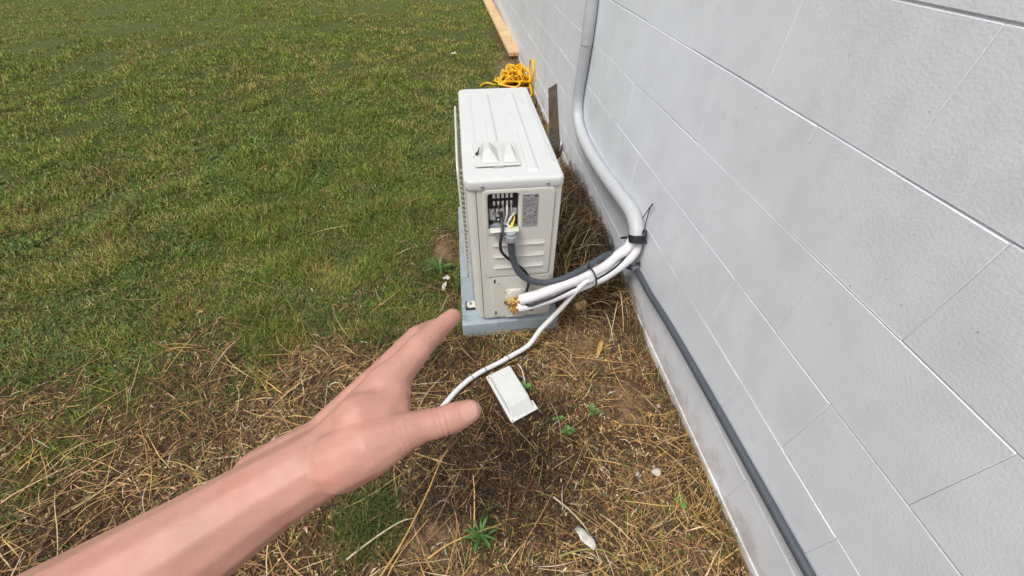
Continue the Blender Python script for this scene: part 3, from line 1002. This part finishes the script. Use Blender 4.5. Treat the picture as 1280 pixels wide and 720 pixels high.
def build_far():
    bm = bmesh.new()
    a = Vector((.545, 4.38, 0)); b = Vector((.445, 9.0, 0)); d = (b-a).normalized(); s = Vector((d.y, -d.x, 0))
    g = bmesh.ops.create_cube(bm, size=1)
    for v in g['verts']:
        t = (v.co.y+.5); v.co = a+(b-a)*t+s*(v.co.x*.155)+Vector((0, 0, .050+v.co.z*.042+.012*t))
    bmesh.ops.bevel(bm, geom=bm.edges[:], offset=.003, segments=2, affect='EDGES')
    tag(obj('wooden_board', bm, M_BOARD), 'long pale pine board lying on the grass beside the wall', 'board')
    bm = bmesh.new()
    vs_ = box(bm, (-.043, -.02, 0), (.043, .02, .47), .003)
    for v in bm.verts:
        v.co.x *= 1-.25*v.co.z; v.co.x += .004*math.sin(v.co.z*30); v.co.y += .003*math.sin(v.co.z*23)
        if v.co.z > .3: v.co.z += v.co.x*.35
    _z = Vector((.571, 2.13, .37))-Vector((.560, 1.84, .0)); _z.normalize(); _x = Vector((.8, -.6, 0)); _y = _z.cross(_x).normalized(); _x = _y.cross(_z)
    _m = Matrix((_x, _y, _z)).transposed().to_4x4(); _m.translation = (.560, 1.84, .0)
    bm.transform(_m)
    tag(obj('wooden_stake', bm, M_STAKE), 'weathered brown wooden stake leaning upright against the wall', 'stake')
    e = empty('dark_wood_block', (.53, 1.9, .0), 'dark wooden block with white painted end at the foot of the stake', 'block')
    rot = Matrix.Rotation(R(-14), 3, 'Z') @ Matrix.Rotation(R(10), 3, 'Y')
    bm = bmesh.new()
    box(bm, (.43, 1.70, .0), (.565, 1.80, .105), .005, 2, rot, (.50, 1.75, .04))
    obj('wood', bm, M_BLOCKW, e)
    bm = bmesh.new()
    box(bm, (.5655, 1.725, .050), (.578, 1.790, .103), .003, 2, rot, (.50, 1.75, .04))
    obj('painted_end', bm, M_PAINTEND, e)
build_far()

# ------------------------------------------------------------------ small things on the soil
def leaf_bm(bm, base, ang, ln, wd, up=.25, fold=.15, tw=0.0):
    c, s = math.cos(ang), math.sin(ang)
    prev = None
    n = 7
    for i in range(n):
        t = i/(n-1)
        half = wd*math.sin(math.pi*min(1, (t*.93+.05)))**.8*.5
        x = t*ln; z = up*ln*math.sin(t*1.9)*.8
        row = []
        for q in (-1, 0, 1):
            y = q*half
            zz = z+abs(q)*half*fold*2+tw*q*half*t
            row.append(bm.verts.new(Vector(base)+Vector((c*x-s*y, s*x+c*y, zz))))
        if prev:
            for k in range(2): bm.faces.new((prev[k], prev[k+1], row[k+1], row[k]))
        prev = row

def sprout(name, x, y, n, ln, wd, m, label, up=.5):
    z = float(gh(x, y))+.006
    e = empty(name, (x, y, z), label, 'weed', 'green weeds coming up through the straw')
    for k in range(n):
        bm = bmesh.new()
        a = 2*math.pi*k/n+random.uniform(-.4, .4)
        leaf_bm(bm, (x, y, z+.004*k), a, ln*random.uniform(.8, 1.15), wd, up*random.uniform(.6, 1.2))
        obj('leaf', bm, m, e)
    return e

def build_bits():
    sprout('weed_sprout', .008, -.315, 3, .030, .022, M_LEAF2, 'bright green rounded weed leaf touching the fallen white cover', .8)
    sprout('weed_sprout', .258, -.455, 3, .030, .022, M_LEAF, 'small clover sprout in straw between fallen cover and wall', .6)
    sprout('weed_sprout', .145, -.515, 4, .028, .02, M_LEAF, 'small green sprout right of the fallen cover on dead stems', .6)
    sprout('weed_sprout', .118, -.46, 2, .022, .016, M_LEAF, 'tiny two leaf green sprout nearest the right corner of fallen cover', .6)
    sprout('weed_rosette', -.345, .44, 11, .085, .013, M_LEAF, 'broad bladed green weed growing beside the grey pad', .75)
    sprout('weed_rosette', -.20, -.83, 14, .052, .0065, M_LEAF, 'feathery green weed tuft near the bottom on bare soil', .9)
    sprout('weed_sprout', .46, -.80, 4, .026, .02, M_LEAF2, 'yellow green sprout at the lower right near the pale stone', .6)
    # dry golden leaf
    bm = bmesh.new()
    leaf_bm(bm, (.335, -.22, .030), R(62), .095, .020, .15, .5)
    tag(obj('dry_leaf', bm, M_LEAFDRY), 'curled golden dry leaf on bare soil between pad and wall', 'leaf')
    bm = bmesh.new()
    tube(bm, smooth_path([(.40, -.20, .026), (.445, -.15, .034), (.48, -.118, .03), (.50, -.10, .036)], 5), lambda t: .0042-.002*t, 7)
    tag(obj('twig', bm, M_TWIG), 'short dark twig on the soil near the wall foot', 'twig')
    bm = bmesh.new()
    lathe(bm, [(0, .016), (.002, .019), (.030, .0185), (.058, .019), (.060, .016)], (.300, .055, .052), (.95, .3, .10), 14)
    for v in bm.verts: v.co += Vector((random.uniform(-.001, .001),)*3)
    tag(obj('cork_stub', bm, M_TAN), 'short tan round stub lying right of the grey pad', 'stub')
    bm = bmesh.new()
    tube(bm, smooth_path([(-.004, -.225, .040), (.006, -.262, .05), (.012, -.300, .03)], 5), .0024, 6)
    tag(obj('white_stick', bm, M_PAPER), 'thin white stick poking up behind the fallen cover', 'stick')
    # pebble, scraps
    def lump(name, c, s, m, label, cat, seed):
        rr = random.Random(seed)
        bm = bmesh.new()
        bmesh.ops.create_icosphere(bm, subdivisions=3, radius=1)
        ph = [rr.uniform(0, 6) for _ in range(6)]
        for v in bm.verts:
            k = 1+.18*math.sin(v.co.x*2.3+ph[0])+.15*math.sin(v.co.y*3.1+ph[1])+.12*math.sin(v.co.z*4+ph[2])
            v.co = Vector(c)+Vector((v.co.x*s[0], v.co.y*s[1], v.co.z*s[2]))*k
        tag(obj(name, bm, m), label, cat, 'pebbles lying on the straw')
    lump('pale_stone', (.41, -.705, .022), (.015, .012, .010), M_PEBBLE, 'pale stone at the lower right, largest of the pebbles on the straw', 'pebble', 2)
    lump('pebble', (.35, -.70, .014), (.010, .008, .007), M_PEBBLE, 'small tan pebble just left of the larger pale stone', 'pebble', 3)
    lump('pebble', (.52, -.46, .012), (.009, .008, .006), M_PEBBLE, 'small pale pebble lying against the wall foot', 'pebble', 5)
    def scrap(name, c, l, w_, a, label, seed):
        rr = random.Random(seed)
        bm = bmesh.new()
        n = 6; prev = None
        for i in range(n):
            t = i/(n-1)-.5; row = []
            hw = w_*(.5-.35*abs(t)+rr.uniform(-.08, .08))
            for q in (-1, -.3, .4, 1):
                x = t*l; y = q*hw
                row.append(bm.verts.new(Vector((c[0]+x*math.cos(a)-y*math.sin(a), c[1]+x*math.sin(a)+y*math.cos(a), c[2]+rr.uniform(0, .018)+abs(q)*.004))))
            if prev:
                for k in range(3): bm.faces.new((prev[k], prev[k+1], row[k+1], row[k]))
            prev = row
        o = obj(name, bm, M_PAPER)
        md = o.modifiers.new('thick', 'SOLIDIFY'); md.thickness = .0012
        tag(o, label, 'scrap', 'pale scraps lying on the ground')
    scrap('paper_scrap', (.117, -.872, .035), .075, .032, R(-55), 'crumpled white paper scrap on straw at the bottom', 4)
    scrap('paper_scrap', (-.305, .345, .03), .035, .026, R(20), 'small white scrap in the grass left of the grey pad', 8)
    scrap('paper_scrap', (-.315, .285, .03), .055, .018, R(75), 'narrow cream scrap below the small white scrap left of pad', 9)
    scrap('paper_scrap', (-.22, 4.55, .03), .07, .06, R(40), 'pale scrap lying on the lawn far behind the unit', 12)
    for (pts, r, m, lab) in (
        ([(-.50, -.90, .02), (-.435, -.825, .05), (-.365, -.70, .06), (-.325, -.60, .05), (-.30, -.55, .03)], .0032, M_STALK, 'long golden grass stalk slanting at the lower left towards the palm'),
        ([(-.36, -.865, .02), (-.30, -.84, .035), (-.22, -.82, .04), (-.13, -.80, .025)], .003, M_STALK, 'bent golden grass stalk lying on the bare soil at the bottom'),
        ([(.03, -.905, .02), (.10, -.90, .04), (.17, -.915, .05), (.23, -.96, .02)], .0032, M_STALKG, 'yellow green grass stalk curving near the crumpled white scrap'),
        ([(.045, -.74, .02), (.09, -.79, .03), (.13, -.85, .03), (.15, -.93, .02)], .0036, M_STALKP, 'pale split stem lying beside the crumpled white scrap'),
        ([(-.60, -.84, .02), (-.53, -.80, .03), (-.45, -.76, .03), (-.40, -.75, .02)], .0034, M_STALKP, 'pale dry stem lying across the green tuft at lower left')):
        bm = bmesh.new()
        tube(bm, smooth_path(pts, 5), lambda t, r=r: r*(1-.55*t), 6)
        tag(obj('grass_stalk', bm, m), lab, 'stalk', 'single long grass stalks')
build_bits()

# ------------------------------------------------------------------ grass, straw, litter
M_GRASS = mat_attr('grass_blade', .55, .3, .38)
M_STRAW = mat_attr('straw_stem', .6, .3)

def on_cover(x, y, mrg=.004):
    ux = COVER_UX
    u = (x-COVER_C[0])*ux[0]+(y-COVER_C[1])*ux[1]
    v = -(x-COVER_C[0])*ux[1]+(y-COVER_C[1])*ux[0]
    return ((np.abs(u) < .058+mrg) & (np.abs(v) < .108+mrg)) | ((x > .40) & (y > 1.5) & (y < 1.95))
def ground_samples(n, dens):
    """points on the ground, thinning out with the distance from the path; dens(x,y) 0..1 keeps"""
    out = []
    tot = 0
    rt = np.linspace(.05, 15.5, 4000)
    pdf = rt/(1+(rt/1.7)**2)**.95
    cdf = np.cumsum(pdf); cdf /= cdf[-1]
    while tot < n:
        k = n*2
        r = np.interp(rng.random(k), cdf, rt)
        th = rng.uniform(R(-50), R(230), k)
        x = -.3+r*np.cos(th); y = -1.05+r*np.sin(th)
        ok = (x < WALLX-.01) & (y > -2.0)
        ok &= ~((x > -.236) & (x < .212) & (y > -.018) & (y < .960))
        ok &= ~on_cover(x, y)
        # only where the place is looked at: a wide wedge ahead
        ok &= (np.abs(x+.15) < 1.75*np.maximum(y+1.25, 0)+1.7)
        x, y = x[ok], y[ok]
        kp = rng.random(len(x)) < dens(x, y)
        out.append(np.stack([x[kp], y[kp]], 1)); tot += kp.sum()
    return np.concatenate(out)[:n]

def blades(name, P, ln, wd, lean, bend, tint, m, label, nseg=2):
    N = len(P)
    az = rng.uniform(0, 2*math.pi, N)
    face = az+math.pi/2+rng.uniform(-.5, .5, N)
    dx, dy = np.cos(az), np.sin(az)
    wx, wy = np.cos(face)*wd*.5, np.sin(face)*wd*.5
    rows = nseg
    V = np.zeros((N, rows*2+1, 3))
    z0 = gh(P[:, 0], P[:, 1])-.004
    for i in range(rows+1):
        t = i/rows
        an = lean+bend*t
        # integrate the arc roughly
        hor = ln*t*np.sin(lean+bend*t*.5); ver = ln*t*np.cos(lean+bend*t*.5)
        cx_, cy_, cz_ = P[:, 0]+dx*hor, P[:, 1]+dy*hor, z0+np.maximum(ver, .006*t)
        if i < rows:
            k = 1-.35*t
            V[:, 2*i] = np.stack([cx_-wx*k, cy_-wy*k, cz_], 1)
            V[:, 2*i+1] = np.stack([cx_+wx*k, cy_+wy*k, cz_], 1)
        else:
            V[:, 2*rows] = np.stack([cx_, cy_, cz_], 1)
    # keep out of the wall
    V[..., 0] = np.minimum(V[..., 0], WALLX-.014)
    tr = []
    for i in range(rows-1):
        a = 2*i
        tr += [(a, a+1, a+3), (a, a+3, a+2)]
    tr.append((2*rows-2, 2*rows-1, 2*rows))
    tr = np.array(tr)
    nv = rows*2+1
    T = (np.arange(N)*nv)[:, None, None]+tr[None]
    C = np.repeat(tint[:, None, :], nv, 1)
    o = tri_mesh(name, V.reshape(-1, 3), T.reshape(-1, 3), C.reshape(-1, 3), m)
    return tag(o, label, kind='stuff')

def pick(pal, w_, n, jit=.25):
    pal = np.array(pal); w_ = np.array(w_, float); w_ /= w_.sum()
    c = pal[rng.choice(len(pal), n, p=w_)]
    return np.clip(c*(1+rng.uniform(-jit, jit, (n, 1)))*(1+rng.uniform(-.08, .08, (n, 3))), 0, 1)

G_PAL = [(.190, .275, .042), (.295, .345, .062), (.100, .160, .032), (.42, .385, .110), (.50, .40, .17), (.23, .14, .06)]
def lawn():
    n = 400000
    P = ground_samples(n, lambda x, y: .03+.97*greenness(x, y))
    d = np.hypot(P[:, 0]+.15, P[:, 1]+1.17)
    lod = np.clip(d/1.8, .9, 3.6)
    ln = rng.uniform(.018, .046, n)
    wd = rng.uniform(.0022, .0042, n)*lod
    patch = vnoise(P[:, 0], P[:, 1], 1.3)*.35+vnoise(P[:, 0], P[:, 1], 3.7)*.35+vnoise(P[:, 0], P[:, 1], 11)*.3
    c1 = pick(G_PAL, [4, 3, 3, 1.6, .6, .5], n, .38)
    c2 = pick(G_PAL, [1.2, 1, 1.2, 2, 2.2, 2.2], n)
    mix = (rng.random(n) < sstep(.42, .62, patch)*.85)[:, None]
    c = np.where(mix, c2, c1)
    tall = sstep(.45, .7, vnoise(P[:, 0]+9, P[:, 1], 5.5))
    ln = ln*(.75+.8*tall)
    c = c*(.75+.5*vnoise(P[:, 0], P[:, 1]+4, 8))[:, None]
    blades('lawn_grass', P, ln, wd, rng.uniform(.25, 1.15, n), rng.uniform(0, .9, n), c, M_GRASS,
           'short mown green lawn with yellowish thatch patches', 2)
    # broad little leaves (clover) among the grass
    n2 = 42000
    P = ground_samples(n2, lambda x, y: greenness(x, y)*sstep(.30, .55, vnoise(x, y, 4.1))*sstep(5.0, 2.2, np.hypot(x, y+1.1)))
    d = np.hypot(P[:, 0]+.15, P[:, 1]+1.17)
    lod = np.clip(d/2.5, .9, 3.0)
    c = pick([(.115, .20, .045), (.18, .26, .060), (.070, .118, .03)], [2, 2, 1.2], n2)
    blades('clover_cover', P, rng.uniform(.018, .034, n2)*lod, rng.uniform(.009, .016, n2)*lod, rng.uniform(.7, 1.4, n2), rng.uniform(0, .5, n2), c, M_GRASS,
           'low broad leaved clover mixed into the lawn', 2)
lawn()

S_GOLD = [(.49, .315, .115), (.34, .195, .078), (.56, .425, .225), (.21, .112, .052), (.090, .045, .025), (.56, .48, .35), (.045, .027, .019), (.12, .145, .038)]
def strands(name, n, dens, lmin, lmax, wmin, wmax, hmax, weights, wdark, label, curl=1.0, seg=5):
    P = ground_samples(n, dens)
    ln = lmin+(lmax-lmin)*rng.random(n)**1.8
    wd = rng.uniform(wmin, wmax, n)
    az = rng.uniform(0, 2*math.pi, n)
    kap = rng.normal(0, 1.0, n)*curl*.35/seg*4
    bow = rng.random(n)**2*hmax
    base = rng.random(n)**1.5*hmax*.6
    tilt = rng.normal(0, .10, n)
    pts = np.zeros((n, seg+1, 2)); x, y = P[:, 0].copy(), P[:, 1].copy()
    a = az.copy()
    pts[:, 0] = np.stack([x, y], 1)
    dirs = [a.copy()]
    for i in range(seg):
        x = x+np.cos(a)*ln/seg; y = y+np.sin(a)*ln/seg
        a = a+kap/seg*2+rng.normal(0, .10, n)*curl
        pts[:, i+1] = np.stack([x, y], 1)
        dirs.append(a.copy())
    V = np.zeros((n, (seg+1)*2, 3))
    roll = rng.normal(0, .5, n)
    for i in range(seg+1):
        t = i/seg
        px_, py_ = pts[:, i, 0], pts[:, i, 1]
        px_ = np.minimum(px_, WALLX-.016)
        z = gh(px_, py_)+.003+base*.7+bow*math.sin(math.pi*t)+np.abs(tilt)*ln*t*.5
        inpad = (px_ > -.232) & (px_ < .209) & (py_ > -.013) & (py_ < .957)
        k = wd*.5*(1-.55*abs(2*t-1)**2)
        sx = -np.sin(dirs[i])*k*np.cos(roll); sy = np.cos(dirs[i])*k*np.cos(roll); sz = np.sin(roll)*k
        px_ = np.where(inpad & (P[:, 1] > -.013) & (P[:, 0] > .1), np.maximum(px_, .212), px_)
        px_ = np.where(inpad & (P[:, 1] > -.013) & (P[:, 0] < -.1), np.minimum(px_, -.236), px_)
        py_ = np.where(inpad & (P[:, 1] <= -.013), np.minimum(py_, -.016), py_)
        V[:, 2*i] = np.stack([px_-sx, py_-sy, z-sz], 1)
        V[:, 2*i+1] = np.stack([px_+sx, py_+sy, z+sz], 1)
    V[..., 0] = np.minimum(V[..., 0], WALLX-.013)
    bad = np.zeros(n, bool)
    for i in range(seg+1):
        bad |= on_cover(pts[:, i, 0], pts[:, i, 1], .002)
    tr = []
    for i in range(seg):
        b = 2*i
        tr += [(b, b+1, b+3), (b, b+3, b+2)]
    tr = np.array(tr); nv = (seg+1)*2
    T = (np.arange(n)*nv)[:, None, None]+tr[None]
    T = T[~bad]
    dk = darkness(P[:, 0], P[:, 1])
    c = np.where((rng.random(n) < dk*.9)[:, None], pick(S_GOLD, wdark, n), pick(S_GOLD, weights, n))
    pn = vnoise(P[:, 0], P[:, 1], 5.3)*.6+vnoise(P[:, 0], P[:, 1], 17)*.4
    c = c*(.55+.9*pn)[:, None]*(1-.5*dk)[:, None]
    C = np.repeat(c[:, None, :], nv, 1)
    o = tri_mesh(name, V.reshape(-1, 3), T.reshape(-1, 3), C.reshape(-1, 3), M_STRAW)
    tag(o, label, kind='stuff')

strawy = lambda x, y: np.clip(1.02-greenness(x, y)*1.0, 0, 1)*(1-.88*bareness(x, y))*sstep(6, 1.5, y)
clump = lambda x, y: .10+.90*sstep(.36, .62, vnoise(x+7, y, 4.3)*.55+vnoise(x, y+3, 13)*.45)
strands('straw', 8500, lambda x, y: strawy(x, y)*clump(x, y), .05, .28, .0014, .0036, .022, [3, 2.8, 1.0, 2.6, 2, .35, .8, .5], [.8, 1, .3, 2.5, 5, .2, 4, .3], 'loose golden and brown dead grass stems lying on the soil', .7)
strands('dead_grass', 105000, lambda x, y: strawy(x, y)*clump(y, x), .012, .065, .0012, .0034, .015, [1.1, 1.8, .5, 3, 4, .4, 4, 2.4], [.3, .8, .15, 2, 5, .1, 6, 1], 'short matted dead grass covering the soil', .9, 3)
strands('litter', 26000, lambda x, y: (strawy(x, y)*.8+.03)*(.4+.6*sstep(-.2, .35, x)), .006, .030, .002, .008, .012, [1.4, 2, 1.8, 2.6, 3, .8, 2, .3], [.4, 1, .5, 2, 4, .6, 3, .3], 'small flat bits of bark and leaf litter on the soil', .5, 2)
# tangle of thin dead stems heaped between the unit and the wall
strands('stem_tangle', 6500, lambda x, y: sstep(.2, .28, x)*sstep(-.02, .2, y)*sstep(1.7, 1.2, y), .10, .34, .0016, .0030, .12, [1, 1.4, .8, 3, 5, .4, 4, .4], [.7, 1.2, .6, 2.4, 5, .3, 4, .3], 'heap of thin dark dead stems between unit and wall', 1.8, 6)

def extra_blades():
    # pale tall dead straw standing along the right side of the unit, wisps of grass leaning over the pad
    n = 1000
    P = np.stack([.235+np.abs(rng.normal(0, .07, n)), rng.uniform(.05, 1.9, n)], 1)
    P = P[~on_cover(P[:, 0], P[:, 1])]; n = len(P)
    c = pick([(.50, .38, .19), (.40, .26, .10), (.58, .50, .34), (.20, .19, .06)], [3, 2, 1.2, 1], n)
    blades('tall_straw', P, rng.uniform(.12, .36, n), rng.uniform(.002, .0038, n), rng.uniform(.05, .7, n), rng.uniform(.3, 1.7, n), c, M_STRAW,
           'tall pale dead straw standing along the right side of the unit', 4)
    bm = bmesh.new()
    rr = random.Random(5)
    for k in range(16):
        b = Vector((-.243+rr.uniform(-.02, .004), rr.uniform(.03, .13) if k < 9 else rr.uniform(.24, .34), .0))
        e = b+Vector((rr.uniform(.01, .075), rr.uniform(-.06, .05), rr.uniform(.085, .13)))
        m_ = (b+e)/2+Vector((-.012, 0, .035))
        tube(bm, smooth_path([b, m_, e], 5), lambda t: .0019*(1-.75*t), 4)
    tag(obj('grass_clump', bm, M_LEAF2), 'thin green grass clump leaning over the left edge of the grey pad', 'grass clump')
extra_blades()

def tufts():
    # upright dead and green grass along the wall foot, by the pad and in tufts
    n = 9000
    y = rng.uniform(-.95, 8.5, n)**1.0
    y = np.where(rng.random(n) < .7, rng.uniform(-.95, 2.4, n), y)
    x = WALLX-.015-np.abs(rng.normal(0, .035, n))
    keep = rng.random(n) < (.25+.75*sstep(.45, .6, vnoise(x, y, 5)))*np.where(y < -.2, .45, 1)
    keep &= ~on_cover(x, y)
    x, y = x[keep], y[keep]; n = len(x)
    c = pick(S_GOLD+[(.16, .17, .05)], [2, 2, 1.5, 2, 1.5, 1, 1, 2.5, 2], n)
    d = np.hypot(x+.15, y+1.17)
    blades('edge_grass', np.stack([x, y], 1), rng.uniform(.03, .11, n)*np.clip(1.2-(y < -.1)*.45, .3, 2), rng.uniform(.0018, .0035, n)*np.clip(d/2.2, .9, 3), rng.uniform(.1, .8, n), rng.uniform(.1, 1.3, n), c, M_GRASS,
           'uncut dry grass growing along the foot of the wall', 3)
    pts = []
    for (cx_, cy_, s, k) in ((-.56, -.74, .06, 900), (-.36, .42, .05, 240), (-.26, .30, .025, 110), (-.245, .12, .02, 90), (.26, 1.0, .05, 260), (.27, .72, .03, 120), (-.20, -.83, .025, 90), (-.62, .02, .07, 240), (-.43, -.05, .05, 150)):
        pts.append(np.stack([rng.normal(cx_, s, k), rng.normal(cy_, s, k)], 1))
    P = np.concatenate(pts)
    inpad = (P[:, 0] > -.236) & (P[:, 0] < .212) & (P[:, 1] > -.016) & (P[:, 1] < .96)
    P = P[~inpad]; n = len(P)
    c = pick([(.06, .11, .03), (.10, .15, .035), (.17, .17, .05), (.30, .22, .09)], [3, 3, 1.2, .8], n)
    blades('grass_tufts', P, rng.uniform(.03, .10, n), rng.uniform(.0018, .0034, n), rng.uniform(.15, .9, n), rng.uniform(.2, 1.3, n), c, M_GRASS,
           'green grass tufts scattered through the straw', 3)
tufts()

# ------------------------------------------------------------------ the hand
def build_person():
    f_ = 492.94
    def at(px, py, d):      # hand joints as seen from the eye of the person holding the phone, in metres
        return EYE+RT*((px-640)/f_*d)+UP*(-(py-360)/f_*d)+FW*d
    parts = []
    bm = bmesh.new()
    def cone(a, b, ra, rb, k=10):
        for i in range(k+1):
            t = i/k
            c = a.lerp(b, t); r = ra+(rb-ra)*t
            g = bmesh.ops.create_icosphere(bm, subdivisions=2, radius=r)
            for v in g['verts']: v.co += c
    def chain(js, k=8):
        for (a, ra), (b, rb) in zip(js[:-1], js[1:]): cone(a, b, ra, rb, k)
    wrist = at(392, 585, .292)
    # forearm
    elbow = at(-330, 1010, .225)
    shoulder = EYE-RT*.34-UP*.20-FW*.16
    chain([(shoulder, .052), (elbow, .044)], 40)
    chain([(elbow, .044), (at(40, 800, .245), .041), (at(240, 680, .268), .034), (at(340, 615, .285), .0285), (wrist, .027)], 26)
    cone(at(330, 598, .300), at(395, 560, .312), .024, .022, 6)
    # metacarpals: index nearest the eye, little finger farthest
    mI, mM, mR, mL = at(480, 483, .318), at(472, 480, .338), at(466, 490, .358), at(458, 504, .376)
    car = at(420, 560, .300); carL = at(412, 556, .345)
    chain([(wrist, .026), (car, .0235), (mI, .0165)], 10)
    chain([(at(400, 566, .318), .025), (at(430, 530, .325), .022), (mM, .0165)], 10)
    chain([(at(402, 560, .332), .023), (at(430, 525, .345), .020), (mR, .016)], 10)
    chain([(carL, .021), (mL, .0155)], 10)
    # fingers
    chain([(mI, .0172), (at(506, 456, .326), .0132), (at(531, 427, .338), .0114), (at(552, 408, .352), .0096), (at(566, 395.5, .364), .0082)], 8)
    chain([(mM, .0160), (at(521, 421, .366), .0108), (at(541, 410, .392), .0092), (at(553, 405, .408), .0080)], 8)
    chain([(mR, .0155), (at(512, 434, .392), .0105), (at(536, 424, .412), .0090), (at(545, 422, .426), .0078)], 8)
    chain([(mL, .0140), (at(502, 455, .398), .0094), (at(520, 446, .412), .0080), (at(530, 444, .424), .0070)], 8)
    # thenar and thumb
    chain([(at(425, 575, .288), .024), (at(462, 558, .286), .0225), (at(503, 541, .290), .0155), (at(528, 532, .294), .0122), (at(552, 527, .298), .0124), (at(572, 520, .302), .0116), (at(588, 513.5, .305), .0092)], 9)
    # web between thumb and index
    chain([(at(455, 525, .300), .023), (at(482, 515, .302), .0165), (at(497, 510, .304), .0105)], 6)
    cone(at(450, 530, .305), at(488, 492, .314), .023, .0155, 8)
    cone(at(480, 525, .298), at(492, 492, .314), .016, .0145, 8)
    me = bpy.data.meshes.new('hand_raw'); bm.to_mesh(me); bm.free()
    raw = bpy.data.objects.new('hand_raw', me); COL.objects.link(raw)
    md = raw.modifiers.new('r', 'REMESH'); md.mode = 'VOXEL'; md.voxel_size = .0016; md.use_smooth_shade = True
    ms = raw.modifiers.new('s', 'SMOOTH'); ms.factor = .5; ms.iterations = 14
    dg = bpy.context.evaluated_depsgraph_get()
    me2 = bpy.data.meshes.new_from_object(raw.evaluated_get(dg))
    bpy.data.objects.remove(raw); bpy.data.meshes.remove(me)
    for p in me2.polygons: p.use_smooth = True
    me2.materials.clear()
    # skin creases across the joints
    vv = np.empty(len(me2.vertices)*3); me2.vertices.foreach_get('co', vv); vv = vv.reshape(-1, 3)
    nn = np.empty(len(me2.vertices)*3); me2.vertex_normals.foreach_get('vector', nn); nn = nn.reshape(-1, 3)
    for (a, b, rad, amp) in ((at(552, 527, .298), at(572, 520, .302), .017, .0010), (at(503, 541, .290), at(528, 532, .294), .020, .0004), (at(531, 427, .338), at(552, 408, .352), .016, .0009), (at(552, 408, .352), at(566, 395.5, .364), .013, .0007)):
        a_, ax = np.array(a), np.array((b-a).normalized())
        dv = vv-a_; sv = dv@ax; rv = np.linalg.norm(dv-sv[:, None]*ax, axis=1)
        wob = .0012*np.sin(rv*700+sv*200)
        am = sum(np.exp(-((sv+wob-o_)/.0011)**2)*k_ for o_, k_ in ((-.0035, .7), (0, 1), (.0037, .8)))*(rv < rad)*amp
        vv -= nn*am[:, None]
    me2.vertices.foreach_set('co', vv.ravel()); me2.update()
    me2.name = 'person'
    o = link('person', me2, M_SKIN)
    tag(o, 'bare left hand and forearm reaching in from the left, thumb and fingers spread', 'person')
    # thumb nail
    from mathutils.bvhtree import BVHTree
    bv = BVHTree.FromPolygons([v.co for v in me2.vertices], [p.vertices[:] for p in me2.polygons])
    def nail(c_px, ax_px, d, hw, hl, tilt):
        c = at(*c_px, d); ax = (at(*ax_px, d)-c).normalized()
        n0 = (EYE-c).normalized()
        side = ax.cross(n0).normalized()
        n0 = (n0+side*tilt).normalized()
        side = ax.cross(n0).normalized(); 
        nb = bmesh.new(); rows = []
        for i in range(7):
            row = []
            v = -1+2*i/6
            for j in range(7):
                u = -1+2*j/6
                lim = hw*(1 if v < .3 else math.sqrt(max(0.05, 1-((v-.3)/.75)**2)))*(1 if v > -.6 else math.sqrt(max(.1, 1-((-.6-v)/.45)**2)))
                p0 = c+ax*(v*hl)+side*(u*lim)+n0*.03
                h, nn, _, _ = bv.ray_cast(p0, -n0)
                if h is None: h = c+ax*(v*hl)+side*(u*lim); nn = n0
                row.append(nb.verts.new(h+nn*(.0007-.0004*abs(u)+(.0005 if v > .6 else 0))))
            rows.append(row)
        for i in range(6):
            for j in range(6): nb.faces.new((rows[i][j], rows[i][j+1], rows[i+1][j+1], rows[i+1][j]))
        obj('thumbnail', nb, M_NAIL, o)
    nail((586, 513.5), (600, 508), .300, .0060, .0062, .15)
build_person()
